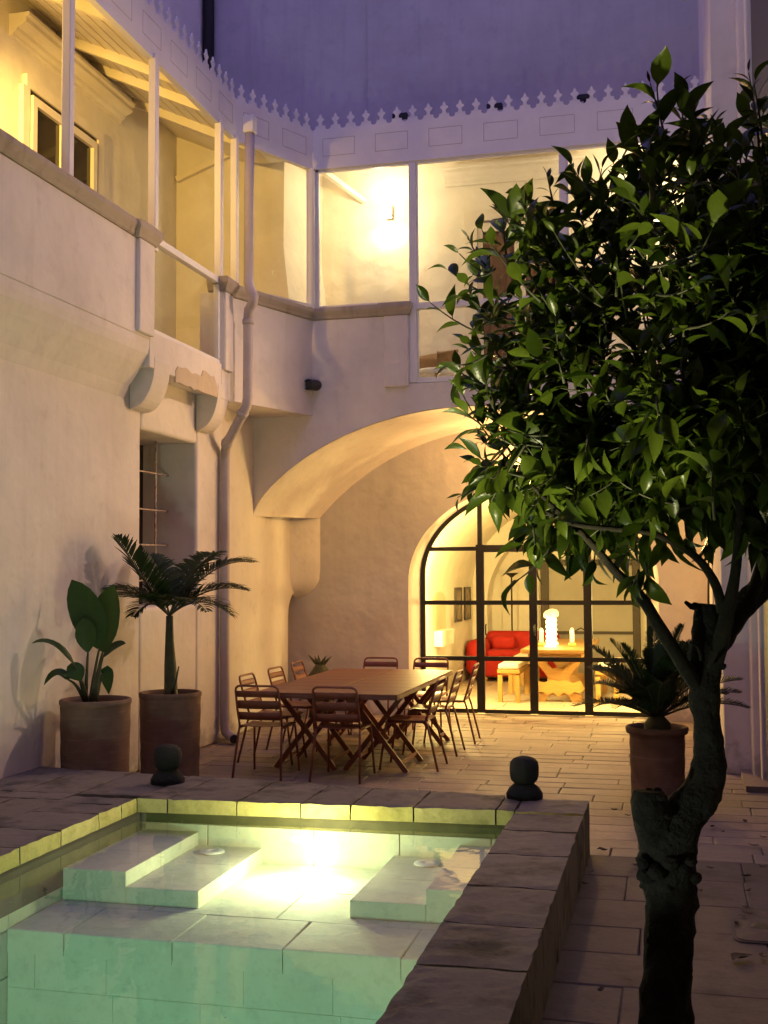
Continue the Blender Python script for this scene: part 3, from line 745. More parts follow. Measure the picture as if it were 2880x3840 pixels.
dl_ = thing('spot_lamp', 'hooded white spotlight high on the side wall behind the tree crown', 'lamp', (.42, 12.1, 5.25))
m = MB().tube([(.36, 12.08, 5.28), (.27, 12.0, 5.22)], [.05, .065], 18, cap=False).tube([(.42, 12.1, 5.30), (.36, 12.08, 5.28)], .018, 8)
P_(m, 'lamp_body', WHITE, dl_)
P_(MB().tube([(.345, 12.067, 5.271), (.34, 12.063, 5.268)], .045, 16), 'bulb', emit('spot_glow', (1, .8, .55), 12), dl_)
tgt = Vector((-4.6, 9.1, 3.7)); src = Vector((.25, 11.98, 5.2))
lo_ = lamp('spot_light', src, 500, (1.0, .65, .45), .05, math.radians(76), blend=.8)
lo_.rotation_euler = (tgt - src).to_track_quat('-Z', 'Y').to_euler()
# wicker tub chair upstairs
tub = thing('wicker_chair', 'woven wicker tub chair standing behind the low gallery glass', 'chair', (-2.66, 13.30, FZ), 2.6)
tub.scale = (.72, .72, .68)
m = MB(); rings = []
for h_, r_ in ((.36, .30), (.5, .33), (.65, .36), (.80, .39)):
    ring = []
    for k in range(25):
        a = -2.3 + 4.6 * k / 24; hh = h_ - (.22 * (abs(a) / 2.3) ** 2 if h_ > .7 else 0)
        ring.append((r_ * math.sin(a), -r_ * math.cos(a) , hh))
    rings.append(ring)
m.loft(rings); o = P_(m, 'back', WICK, tub); o.matrix_parent_inverse.identity()
sol = o.modifiers.new('solid', 'SOLIDIFY'); sol.thickness = .03
m = MB().lathe([(.28, .30), (.32, .32), (.32, .38), (.28, .42), (.01, .43)], 28); o = P_(m, 'seat', CUSH, tub); o.matrix_parent_inverse.identity()
for sx in (-1, 1):
    for sy in (-1, 1):
        m = MB().tube([(sx * .22, sy * .22, .31), (sx * .25, sy * .25, 0)], .02, 8); o = P_(m, 'leg', WICK, tub); o.matrix_parent_inverse.identity()

# ------------------------------------------------------------------ house behind, right wall, downpipes
hs = thing('house_wall', 'tall plain house wall rising blue and shadowy behind the gallery roof', 'wall', (-1.5, YI, 7))
P_(MB().box(-6.2, 3.2, YI, YI + .3, FZ, 12.5).box(-3.66, 3.2, YI - .03, YI + .01, 7.25, 12.5), 'wall', PLT, hs)
tag(MB().tube([(XI + .085, YI - .09, 7.2), (XI + .085, YI - .09, 12.5)], .075, 14).build('soil_pipe', BLACK), 'thick black pipe running up the corner of the tall house wall', 'pipe')
rw = thing('side_wall', 'smooth tall wall and door surround closing the court behind the tree', 'wall', (.8, 9, 0))
m = MB().box(.425, 1.2, 10.75, YI, 0, 12.5).box(.80, 1.3, -2, 10.75, 0, 12.5)
P_(m, 'wall', PL, rw, bevel=.01)
m = MB().box(.645, .80, 10.42, 10.748, .02, 12.4).box(.70, .80, 10.22, 10.418, .02, 12.4)
P_(m, 'door_surround', PL, rw, bevel=.015, seg=3)
m = MB()
for k in range(9): m.box(.735, .80, 7.6 + k * .289, 7.6 + (k + 1) * .289 - .01, .055, 3.1)
P_(m, 'door', DARKWOOD, rw)
m = MB().box(.745, .80, 7.6, 10.2, 4.2, 9.5); P_(m, 'shutter', DARKWOOD, rw)
P_(MB().box(.55, .80, 9.9, 10.9, .004, .05), 'door_step', PAVE, rw)
m = MB().tube([(.43, 11.5, 7.55), (.34, 11.5, 7.50), (.22, 11.45, 7.38)], .035, 12)
tag(m.build('wall_pipe', simple('zinc_pipe', (.35, .32, .32), .6)), 'stub of pipe poking out of the high wall beside the roof crest', 'pipe')
# three floodlights behind the crest
for i, (x, l) in enumerate(((-2.98, 'small dark floodlight peeping over the roof crest, leftmost of three'), (-1.87, 'dark floodlight behind the roof crest, in the middle of three'), (-.85, 'dark floodlight behind the roof crest beside the tree top'))):
    t_ = thing('floodlight', l, 'floodlight', (x, YF + .25, 7.05), 0, 'floodlights on the gallery roof')
    o = MB().box(-.09, .09, -.03, .05, .03, .09).build('lamp_head', BLACK, t_, bevel=.01)
    o = MB().bar((0, .01, -.38), (0, .01, .05), .03, .03).build('bracket', BLACK, t_)
# downpipe: rain head at the corner, swan neck under the parapet
dp = thing('downpipe', 'white downpipe falling from the roof corner and bending back to the wall', 'pipe', (-4.3, 11.5, 0))
m = MB()
A = lambda dx, dy, y: at(dx, dy, y=y)
pth = [A(540, 285, 11.42), A(538, 400, 11.42), A(537, 590, 11.42), A(537, 612, 11.40), A(542, 628, 11.34), A(548, 642, 11.29), A(546, 656, 11.30), A(538, 668, 11.36), A(536, 690, 11.39), A(536, 760, 11.40), A(535, 860, 11.40), A(533, 876, 11.405), A(526, 890, 11.42)]
pth += [A(500, 940, 11.50), A(490, 955, 11.535)] + [at(487, 975, x=-4.635), at(486, 1000, x=-4.635)]
top = at(486, 1000, x=-4.635)
pth += [Vector((-4.635, top.y, z)) for z in (2.4, 1.5, .6, .2)] + [Vector((-4.62, top.y, .11)), Vector((-4.57, top.y - .01, .07)), Vector((-4.50, top.y - .10, .065)), Vector((-4.46, top.y - .17, .064))]
PIPEM = simple('grey_mauve_pipe', (.44, .39, .40), .6, (.36, .31, .32), 4, .1, 60)
pr_ = MB().tube(pth, .052, 16); pipe_o = P_(pr_, 'pipe', PIPEM, dp)
for p, q in ((pth[8], pth[9]), (pth[12], pth[13]), (pth[14], pth[15]), (pth[18], pth[19])):
    d = (q - p).normalized(); P_(MB().tube([p, p + d * .05], .060, 16), 'pipe_joint', PIPEM, pipe_o)
e_ = pth[-1]; d_ = (pth[-1] - pth[-2]).normalized(); P_(MB().tube([e_ + d_ * .0005, e_ + d_ * .003], .045, 16), 'pipe_mouth', BLACK, pipe_o)
m = MB(); h = pth[0]; m.box(h.x - .062, h.x + .062, h.y - .062, h.y + .062, h.z - .02, h.z + .17)
P_(m, 'rain_head', WHITE, dp, bevel=.02)
nb = thing('near_house', 'house front on the near side, with an unseen balcony added to shade the court', 'house', (-2, -1, 0))
P_(MB().box(-6.2, 1.3, -2.3, -2.0, 0, 12.5), 'wall', PL, nb)
P_(MB().box(XW, .80, -2.0, 2.7, 4.3, 4.5), 'shading_balcony_floor', PL, nb)  # unseen slab added to keep sky light off the tree and foreground
P_(MB().box(XW, .80, 2.6, 2.75, 4.5, 5.5), 'shading_balcony_parapet', PL, nb)
# ------------------------------------------------------------------ arched glass door
door = thing('glass_door', 'arched black steel door wall with a grid of clear panes', 'door', (DC, YD, 0))
m = MB()
def arcpts(h, spring, rise): return [(DC + h * t, spring + rise * math.sqrt(max(0, 1 - t * t))) for t in tb]
o_ = [(DC - 1.435, .0)] + arcpts(1.435, 1.75, 1.105) + [(DC + 1.435, 0)]
i_ = [(DC - 1.385, .0)] + arcpts(1.385, 1.75, 1.055) + [(DC + 1.385, 0)]
for y0, y1 in ((YD - .035, YD + .025),):
    m.loft([[(p[0], y0, p[1]) for p in o_], [(p[0], y0, p[1]) for p in i_], [(p[0], y1, p[1]) for p in i_], [(p[0], y1, p[1]) for p in o_], [(p[0], y0, p[1]) for p in o_]], smooth=False)
P_(m, 'door_frame', STEEL, door)
def top_at(x): return 1.75 + 1.08 * math.sqrt(max(0, 1 - ((x - DC) / 1.41) ** 2))
BX = [-2.365, -1.695, -1.02]
BZ = [.70, 1.405, 2.09]
m = MB()
for x in BX:
    m.box(x - .05, x + .05, YD - .03, YD + .02, .02, 2.14)
    m.box(x - .028, x + .028, YD - .028, YD + .018, 2.14, top_at(x))
m.box(DC - 1.39, BX[0] - .05, YD - .028, YD + .018, .012, .065); m.box(BX[2] + .05, DC + 1.39, YD - .028, YD + .018, .012, .065)
m.box(BX[0] + .05, BX[1] - .05, YD - .03, YD + .02, .012, .06); m.box(BX[1] + .05, BX[2] - .05, YD - .03, YD + .02, .012, .06)
seg_ = [DC - 1.39, BX[0] - .05, BX[0] + .05, BX[1] - .05, BX[1] + .05, BX[2] - .05, BX[2] + .05, DC + 1.39]
for z in BZ:
    h = .028 if z < 2 else .026
    for k in range(0, 8, 2):
        x0, x1 = seg_[k], seg_[k + 1]
        if z > 1.8:
            lim = 1.39 * math.sqrt(1 - ((z - 1.75) / 1.06) ** 2); x0 = max(x0, DC - lim); x1 = min(x1, DC + lim)
            hh = .045 if 0 < k < 6 else h
        else: hh = h
        m.box(x0, x1, YD - .024, YD + .014, z - hh, z + hh)
P_(m, 'glazing_bar', STEEL, door)
gp = MB(); poly = [(DC - 1.39, .05)] + arcpts(1.39, 1.75, 1.06) + [(DC + 1.39, .05)]
gp.prism(poly, Fy, YD - .004, YD + .002); P_(gp, 'pane', GLASS, door)
m = MB()
for x in (BX[0] + .075, BX[1] + .02): m.tube([(x, YD - .03, 1.0), (x, YD - .07, 1.0), (x, YD - .07, 1.13), (x, YD - .03, 1.13)], .009, 8)
P_(m, 'handle', STEEL, door)

# ------------------------------------------------------------------ vaulted room behind the door
RX0, RX1, RY1 = DC - 1.66, DC + 1.66, 20.4
def vz(t): return 1.50 + 1.46 * math.sqrt(max(0, 1 - t * t))
room = thing('vaulted_room', 'bright yellow vaulted dining room seen through the arched glass door', 'room', (DC, 17, 0))
ring = [(RX0, 0)] + [(DC + 1.66 * t, vz(t)) for t in tb] + [(RX1, 0)]
m = MB(); m.loft([[(p[0], y, p[1]) for p in ring] for y in (YD - .02, 16, 18, RY1)])
P_(m, 'vault', PLG, room)
m = MB().box(RX0 - .02, RX1 + .02, RY1, RY1 + .1, 0, 2.9); P_(m, 'end_wall', PLG, room)
m = MB()      # transverse rib narrowing the vault near the far end
ir = [(DC - 1.40, 0)] + [(DC + 1.40 * t, 1.25 + 1.40 * math.sqrt(max(0, 1 - t * t))) for t in tb] + [(DC + 1.40, 0)]
orr = [(DC - 1.67, 0)] + [(DC + 1.67 * t, 1.51 + 1.46 * math.sqrt(max(0, 1 - t * t))) for t in tb] + [(DC + 1.67, 0)]
m.loft([[(p[0], 19.9, p[1]) for p in orr], [(p[0], 19.9, p[1]) for p in ir], [(p[0], RY1 + .01, p[1]) for p in ir]], smooth=False)
P_(m, 'rib', PLG, room)
m = MB()      # shallow arched wall niche, stone shelf in it
nq = [(16.45, 0.9)] + [(16.95 - .5 * math.cos(PI * k / 16), 1.35 + .16 * math.sin(PI * k / 16)) for k in range(17)] + [(17.45, .9)]
m.prism(nq, Fx, RX0 - .3, RX0 + .004); P_(m, 'niche', plaster('shaded_niche', (.62, .52, .36)), room)
P_(MB().box(RX0 + .005, RX0 + .14, 16.5, 17.4, .72, .95), 'stone_shelf', PLG, room, bevel=.01)
structure(slab_rows(RX0, RX1, YD - .03, RY1, .45, .45, .8, .004, .03, .003, 61).build('room_floor', ROOMFL))
structure(MB().box(RX0 - .3, RX1 + .3, YD, RY1 + .3, -.02, -.012).build('room_floor_bed', JOINT))
tl = thing('tube_lamp', 'glowing vertical tube lamp on the plaster just inside the glass door', 'lamp', (RX0 + .03, 15.35, 1.33))
P_(MB().tube([(RX0 + .05, 15.35, 1.06), (RX0 + .05, 15.35, 1.60)], .028, 12), 'tube', emit('tube_glow', (1, .88, .6), 14), tl)
P_(MB().box(RX0 - .0, RX0 + .03, 15.33, 15.37, 1.04, 1.62), 'mount', WHITE, tl)
RWARM = (1.0, .72, .22)
lamp('tube_light', (RX0 + .16, 15.35, 1.33), 380, RWARM, .12)
# unseen twin on the right-hand wall, added to brighten the room
tl2 = thing('tube_lamp', 'unseen twin tube lamp added on the opposite wall to brighten the room', 'lamp', (RX1 - .03, 15.35, 1.33))
P_(MB().tube([(RX1 - .05, 15.35, 1.06), (RX1 - .05, 15.35, 1.60)], .028, 12), 'tube', emit('added_tube_glow', (1, .88, .6), 14), tl2)
lamp('tube_light', (RX1 - .16, 15.35, 1.33), 380, RWARM, .12)
# sofa
sf = thing('sofa', 'red two-seat sofa with thick rolled arms in the far corner of the room', 'sofa', (-2.62, 19.45, 0))
def soft(x0, x1, y0, y1, z0, z1, name, r=.08, par=sf):
    m = MB().box(x0, x1, y0, y1, z0, z1); o = P_(m, name, SOFA, par, bevel=r, seg=4)
    for p in o.data.polygons: p.use_smooth = True
    return o
soft(-3.22, -1.82, 18.98, 19.78, .08, .40, 'base', .05)
soft(-3.32, -2.98, 18.90, 19.85, .10, .68, 'arm', .13); soft(-1.98, -1.70, 18.95, 19.85, .10, .66, 'arm', .12)
soft(-3.1, -1.85, 19.62, 19.86, .36, .80, 'back', .11); soft(-2.98, -1.98, 19.0, 19.66, .38, .52, 'seat_cushion', .06)
o = soft(-2.95, -2.55, 19.30, 19.50, .50, .74, 'pillow', .09)
for x in (-3.0, -1.9):
    for y in (19.05, 19.75): P_(MB().lathe([(.03, 0), (.035, .09)], 12, (x, y, 0)), 'foot', OAK, sf)
# dining table with lyre trestles
dt = thing('dining_table', 'long carved oak refectory table lit by two white lamps', 'table', (-1.55, 16.9, 0))
m = MB().box(-1.98, -1.10, 15.55, 18.2, .705, .76); P_(m, 'top', OAK, dt, bevel=.012, seg=3)
m = MB().box(-1.90, -1.18, 15.68, 18.07, .64, .704); P_(m, 'apron', OAK, dt, bevel=.01)
lyre = [(-.36, 0), (-.20, .0), (-.17, .06), (-.10, .10), (0, .07), (.10, .10), (.17, .06), (.20, 0), (.36, 0), (.35, .09), (.27, .12), (.31, .20), (.24, .27), (.17, .26), (.16, .34), (.22, .42), (.31, .52), (.33, .64), (.20, .64), (.16, .52), (.09, .45), (0, .47), (-.09, .45), (-.16, .52), (-.20, .64), (-.33, .64), (-.31, .52), (-.22, .42), (-.16, .34), (-.17, .26), (-.24, .27), (-.31, .20), (-.27, .12), (-.35, .09)]
for y in (16.2, 17.7): P_(MB().prism([(a * .92 - 1.54, b + .006) for a, b in lyre], Fy, y - .035, y + .035), 'trestle', OAK, dt)
m = MB().bar((-1.54, 16.22, .36), (-1.54, 17.68, .36), .05, .10); P_(m, 'stretcher', OAK, dt)
sc_ = [(-.36, .20), (-.30, .13), (-.22, .15), (-.15, .10), (-.07, .14), (0, .08), (.07, .14), (.15, .10), (.22, .15), (.30, .13), (.36, .20), (.30, .30), (.20, .27), (.10, .31), (0, .29), (-.10, .31), (-.20, .27), (-.30, .30)]
P_(MB().prism([(a - 1.54, b) for a, b in sc_], Fy, 16.165 - .02, 16.16), 'carved_rail', BEECH, dt)
# twin white lamps
GLOWW = emit('porcelain_glow', (1, .86, .55), 1.7)
PORC = simple('porcelain', (.8, .76, .66), .3, bs=0)
for i, (x, y, s_, lb) in enumerate(((-1.63, 16.05, 1.0, 'ribbed white table lamp with a rounded cap, nearest on the oak table'), (-1.655, 16.62, 1.0, 'second ribbed white table lamp, farther back on the oak table'))):
    t_ = thing('table_lamp', lb, 'lamp', (x, y, .762), 0, 'white lamps on the dining table')
    prof = [(.085, 0), (.08, .02), (.055, .05)]
    z = .05
    for k in range(5):
        prof += [(.048, z), (.062, z + .02), (.064, z + .04), (.05, z + .06)]; z += .066
    o = MB().lathe(prof + [(.05, z + .01)], 28).build('lamp_column', GLOWW, t_)
    o = MB().lathe([(.05, 0), (.085, .01), (.092, .04), (.085, .075), (.055, .105), (.001, .115)], 28, (0, 0, z + .012)).build('lamp_cap', PORC, t_)
    lamp('table_light', (x, y - .12, 1.0), 14, RWARM, .08)
for i, (x, y, lb) in enumerate(((-1.78, 16.3, 'stubby yellow glass jar left of the white lamps'), (-1.36, 16.35, 'stubby yellow glass jar right of the white lamps'))):
    t_ = thing('glass_jar', lb, 'jar', (x, y, .762), 0, 'jars on the dining table')
    MB().lathe([(.05, 0), (.055, .02), (.055, .04), (.02, .045)], 20).build('jar_base', simple('amber_dish' + str(i), (.6, .42, .08), .3, bs=0), t_)
    MB().lathe([(.026, .046), (.03, .06), (.03, .20), (.024, .22), (.015, .25)], 20).build('jar_body', PORC, t_)
# benches
def bench(x0, x1, y0, y1, lb, legs=True):
    t_ = thing('bench', lb, 'bench', ((x0 + x1) / 2, (y0 + y1) / 2, 0), 0, 'beech benches along the dining table')
    P_(MB().box(x0, x1, y0, y1, .40, .45), 'seat', BEECH, t_, bevel=.006)
    P_(MB().box(x0 + .03, x1 - .03, y0 + .03, y1 - .03, .372, .399), 'rail', BEECH, t_)
    o = P_(MB().box(x0 + .01, x1 - .01, y0 + .01, y1 - .02, .451, .53), 'cushion', CUSH, t_, bevel=.03, seg=4)
    for x in (x0 + .035, x1 - .035):
        for y in (y0 + .04, y1 - .04): P_(MB().box(x - .03, x + .03, y - .03, y + .03, .004, .372), 'leg', BEECH, t_)
bench(-2.36, -2.05, 16.0, 17.15, 'beech bench with white pad in front of the red sofa, nearest to the door')
bench(-2.36, -2.05, 17.35, 18.5, 'second beech bench with white pad, beyond the nearest one')
bench(-1.03, -.72, 16.0, 17.6, 'beech bench with striped white pad on the far side of the table by the cycad')
# black chair under the table's far end
bc = thing('iron_chair', 'thin black iron chair standing at the far end of the oak table', 'chair', (-1.42, 18.5, 0))
for sx in (-1, 1):
    for sy in (-1, 1): P_(MB().tube([(-1.42 + sx * .15, 18.5 + sy * .15, .44), (-1.42 + sx * .2, 18.5 + sy * .2, 0)], .012, 6), 'leg', BLACK, bc)
P_(MB().lathe([(.2, .43), (.21, .44), (.2, .46)], 20, (-1.42, 18.5, 0)), 'seat', BLACK, bc)
P_(MB().tube([(-1.6, 18.66, .45), (-1.6, 18.72, .8), (-1.42, 18.75, .9), (-1.24, 18.72, .8), (-1.24, 18.66, .45)], .012, 6), 'backrest', BLACK, bc)
# uplighter, pictures, framed opening
fl = thing('floor_lamp', 'thin black uplighter pole behind the red sofa', 'lamp', (-2.68, 19.97, 0))
P_(MB().tube([(-2.68, 19.97, .02), (-2.68, 19.97, 1.72)], .014, 8), 'pole', BLACK, fl)
P_(MB().lathe([(.02, 1.70), (.05, 1.73), (.11, 1.77), (.115, 1.78), (.02, 1.74)], 20, (-2.68, 19.97, 0)), 'lamp_bowl', BLACK, fl)
P_(MB().lathe([(.13, 0), (.13, .02), (.02, .03)], 20, (-2.68, 19.97, .004)), 'base', BLACK, fl)
for i, (y, lb) in enumerate(((18.45, 'tall narrow dark-framed picture on the room wall, nearer to the door'), (19.30, 'tall narrow dark-framed picture on the room wall, nearer to the sofa'))):
    pc = thing('picture', lb, 'picture', (RX0 + .02, y, 1.27), 0, 'framed pictures on the room wall')
    m = MB()
    for a in ((y - .27, y - .22, 1.0, 1.55), (y + .22, y + .27, 1.0, 1.55), (y - .22, y + .22, 1.0, 1.04), (y - .22, y + .22, 1.51, 1.55)): m.box(RX0 + .005, RX0 + .035, *a)
    P_(m, 'frame', DARKWOOD, pc); P_(MB().box(RX0 + .006, RX0 + .02, y - .22, y + .22, 1.04, 1.51), 'print', simple('faded_print' + str(i), (.42, .34, .22), .7, (.08, .06, .04), 9, 0), pc)
gd = thing('framed_doorway', 'grey panelled doorway in a heavy dark frame on the end wall of the room', 'door', (-1.35, RY1, 0))
FRM = simple('grey_brown_frame', (.05, .037, .028), .6)
YB = RY1 - .12
m = MB().box(-2.22, -2.08, YB, RY1 - .01, .004, 2.0).box(-.66, -.53, YB, RY1 - .01, .004, 2.0).box(-2.08, -.66, YB, RY1 - .01, 1.90, 2.0)
P_(m, 'frame', FRM, gd, bevel=.012)
P_(MB().box(-2.08, -.66, YB + .05, RY1 - .01, .004, 1.90), 'panel', GREYP, gd)
P_(MB().box(-2.08, -.66, YB + .02, YB + .05, .72, .77), 'crossbar', FRM, gd)

# ------------------------------------------------------------------ outdoor tables and chairs
def table(x0, lb):
    t_ = thing('garden_table', lb, 'table', (x0 + .325, 11.05, 0), 0, 'slatted garden tables pushed together')
    y0, y1 = -1.31, 1.31
    m = MB(); n = 8; w_ = (y1 - y0) / n
    for i in range(n): m.box(-.322, .322, y0 + i * w_ + .003, y0 + (i + 1) * w_ - .003, .722, .742)
    m.box(-.325, -.303, y0, y1, .695, .7215).box(.303, .325, y0, y1, .695, .7215).box(-.303, .303, y0, y0 + .022, .695, .7215).box(-.303, .303, y1 - .022, y1, .695, .7215)
    m.build('top', TABLEM, t_, bevel=.002)
    for q, y in enumerate((-.82, -.18, .86, 1.20)):
        MB().bar((.29, y, 0), (-.26, y, .70), .022, .045).build('leg', RUST, t_)
        MB().bar((-.29, y + .03, 0), (.26, y + .03, .70), .022, .045).build('leg', RUST, t_)
    for a, b in ((-.82, -.18), (.86, 1.20)):
        for x in (-.2, .2): MB().bar((x * 1.2, a, .08), (x * 1.2, b, .08), .014, .03).build('stretcher', RUST, t_)
    return t_
table(-3.61, 'rust-red slatted garden table, the half nearer the palm pots')
table(-2.948, 'rust-red slatted garden table, the half nearer the glass door')
def make_chair(label):
    t_ = thing('garden_chair', label, 'chair', (0, 0, 0), 0, 'metal garden chairs round the table')
    r = .0105
    hoop = []
    for sx in (-1, 1):
        pass
    L = [(-.195, -.185, .445), (-.20, -.235, .60), (-.197, -.285, .765)]
    c = [(-.19, -.292, .79), (-.172, -.297, .805), (-.15, -.299, .81)]
    Rr = [(-x, y, z) for x, y, z in reversed(L + c)]
    MB().tube(L + c + Rr, r, 8).build('back_frame', RUST, t_)
    for sx in (-1, 1):
        MB().tube([(sx * .195, -.185, .45), (sx * .20, -.21, .38), (sx * .222, -.30, .0)], r, 8).build('leg', RUST, t_)
        MB().tube([(sx * .19, .17, .435), (sx * .196, .185, .40), (sx * .215, .24, .0)], r, 8).build('leg', RUST, t_)
    m = MB()
    for sx in (-1, 1): m.tube([(sx * .195, -.185, .437), (sx * .19, .19, .430)], r, 8)
    m.build('seat_frame', RUST, t_)
    m = MB(); rows = []
    for i in range(9):
        y = -.20 + .42 * i / 8; dz = .012 * (2 * i / 8 - 1) ** 2 - (.02 if i == 8 else 0)
        rows.append([(-.205 + .41 * k / 8, y, .446 + dz - .012 * (1 - (2 * k / 8 - 1) ** 2)) for k in range(9)])
    m.loft(rows); o = m.build('seat', RUST, t_); s_ = o.modifiers.new('solid', 'SOLIDIFY'); s_.thickness = .003
    for z0, z1 in ((.505, .575), (.605, .68), (.71, .765)):
        m = MB(); rows = []
        for z in (z0, (z0 + z1) / 2, z1):
            f = (z - .445) / .36; yb = -.185 - .115 * f
            rows.append([(-.2 + .4 * k / 10, yb - .018 * (1 - (2 * k / 10 - 1) ** 2), z) for k in range(11)])
        m.loft(rows); o = m.build('back_slat', RUST, t_); s_ = o.modifiers.new('solid', 'SOLIDIFY'); s_.thickness = .003
    return t_
spots = [
    (-3.525, 9.90, 0, 'rust-red chair backing onto the pool, left of the two at the near table end'),
    (-2.82, 9.90, 0, 'rust-red chair backing onto the pool, right of the two at the near table end'),
    (-2.37, 10.56, PI / 2, 'metal chair on the door side of the table, nearest the pool'),
    (-2.36, 11.45, PI / 2, 'metal chair on the door side, middle one of three'),
    (-2.33, 12.28, PI / 2 + .05, 'metal chair on the door side, nearest the glass door'),
    (-3.72, 10.66, -PI / 2, 'metal chair on the wall side of the table, nearest the palm pots'),
    (-3.72, 11.48, -PI / 2 - .04, 'metal chair on the wall side of the table, middle one of three'),
    (-3.74, 12.28, -PI / 2, 'metal chair on the wall side, its back slat lit orange, beside the niche'),
    (-3.27, 12.76, PI, 'metal chair at the far end of the table, left one, before the plain wall'),
    (-2.68, 12.76, PI, 'metal chair at the far end of the table, right one, before the door reveal'),
]
proto = make_chair('')
for i, (x, y, rz, lb) in enumerate(spots):
    o = proto if i == 0 else copy_tree(proto)
    o.location = (x, y, 0); o.rotation_euler = (0, 0, rz); o['label'] = lb

# spiky ornament in the corner behind the chairs
sp = thing('agave_ornament', 'small dark spiky plant stump on a stand in the corner behind the chairs', 'ornament', (-4.28, 13.95, 0))
m = MB().tube([(-4.28, 13.95, 0), (-4.28, 13.95, .35), (-4.27, 13.95, .52), (-4.28, 13.95, .66)], [.13, .15, .14, .05], 14, jit=.25)
P_(m, 'body', STEMG, sp)
m = MB()
for a, l, up_ in ((.3, .20, .9), (1.9, .17, 1.1), (2.9, .22, .9), (4.2, .16, 1.2), (5.3, .2, .8), (.9, .3, .1), (2.4, .28, .0), (3.3, .3, .3)):
    b0 = Vector((-4.28, 13.95, .62 if up_ > .5 else .45)); d = Vector((math.cos(a), .5 * math.sin(a), up_)).normalized()
    m.tube([b0, b0 + d * l * .5, b0 + d * l], [.03, .022, .003], 6)
P_(m, 'spikes', STEMG, sp)

# ------------------------------------------------------------------ pots
def pot(x, y, z0, r, h, lb, flare=1.05, lip=.0):
    t_ = thing('terracotta_pot', lb, 'pot', (x, y, z0), 0, 'terracotta pots')
    prof = [(r * .93, 0), (r * .95, .03)]
    for k in range(1, 13): prof.append((r * (.95 + .05 * k / 12 * flare) + .002 * math.sin(k * 2.1), h * k / 13))
    prof += [(r * 1.0 + lip, h - .05), (r * 1.03 + lip, h - .03), (r * 1.03 + lip, h - .008), (r * 1.0 + lip, h), (r * .92 + lip, h), (r * .90, h - .03), (r * .90, h - .07)]
    MB().lathe(prof, 48).build('pot', TERRA, t_)
    b = MB().lathe([(.001, h - .055), (r * .5, h - .05), (r * .91, h - .065)], 32, closed=False); b.build('soil', SOIL, t_)
    return t_
pot(-4.33, 8.22, 0, .265, .83, 'tall cylindrical terracotta pot holding the broad-leaved plant')
pot(-4.25, 9.42, 0, .262, .765, 'tall cylindrical terracotta pot holding the slender palm')
pot(-.135, 9.42, 0, .215, .575, 'terracotta pot with a rolled rim holding the cycad beside the tree', .8, .02)

# ------------------------------------------------------------------ plants
def blade(m, path, halfw, nrm, fold=.15, cols=1):
    """leaf blade along a path; halfw = half widths; nrm = up direction of the blade"""
    b = len(m.v); n = len(path)
    for i, p in enumerate(path):
        d = (path[min(i + 1, n - 1)] - path[max(i - 1, 0)]).normalized()
        r = d.cross(nrm); r = r.normalized() if r.length > 1e-6 else d.orthogonal().normalized()
        u = r.cross(d); w_ = halfw[i]
        m.v += [tuple(p - r * w_ + u * w_ * fold), tuple(p), tuple(p + r * w_ + u * w_ * fold)]
    for i in range(n - 1):
        a = b + 3 * i
        m.f += [[a, a + 1, a + 4, a + 3], [a + 1, a + 2, a + 5, a + 4]]; m.sm += [True, True]
def bez(p0, p1, p2, n):
    return [p0 * (1 - t) ** 2 + p1 * 2 * t * (1 - t) + p2 * t * t for t in [i / (n - 1) for i in range(n)]]
# bird of paradise
bp = thing('paddle_leaf_plant', 'potted plant with big upright paddle leaves against the side wall', 'plant', (-4.33, 8.22, .77))
lm = MB(); sm = MB()
def paddle(dx0, dy0, dxm, dym, dxt, dyt, L, Wd, yb=8.22, tilt=(0.4, -1, .2), ytip=None, droop=0):
    ytip = ytip if ytip is not None else yb
    base = at(dx0, dy0, y=8.22); mid = at(dxm, dym, y=(yb + ytip) / 2); tip = at(dxt, dyt, y=ytip)
    st_ = bez(base, base.lerp(mid, .6) + Vector((0, 0, .06)), mid, 8)
    sm.tube(st_, [.016, .015, .014, .012, .011, .010, .009, .008], 8)
    pth = bez(mid, mid.lerp(tip, .5) + Vector((0, 0, .05 + droop)), tip, 9)
    wd = [.15, .62, .9, 1, .98, .9, .74, .46, .02]
    blade(lm, pth, [Wd * w for w in wd], Vector(tilt), .18)
paddle(195, 1515, 215, 1400, 155, 1252, 0, .13, 8.2, (.55, -1, .1))
paddle(200, 1515, 222, 1408, 245, 1262, 0, .15, 8.3, (-.25, -1, .3))
paddle(185, 1515, 190, 1408, 180, 1335, 0, .08, 8.1, (.3, -1, .2))
paddle(185, 1515, 160, 1435, 68, 1390, 0, .05, 8.2, (0, -.5, 1), 7.75, .10)
paddle(183, 1515, 150, 1470, 95, 1480, 0, .05, 8.1, (0, -.6, 1), 7.9, .10)
paddle(188, 1515, 175, 1470, 145, 1440, 0, .07, 8.0, (.2, -.8, .7))
paddle(205, 1515, 222, 1420, 272, 1390, 0, .06, 8.3, (0, -.7, 1))
paddle(208, 1515, 222, 1455, 235, 1500, 0, .06, 8.35, (.8, -.8, .3), 8.3, .1)
P_(sm, 'stems', STEMG, bp); P_(lm, 'leaves', PADDLE, bp)
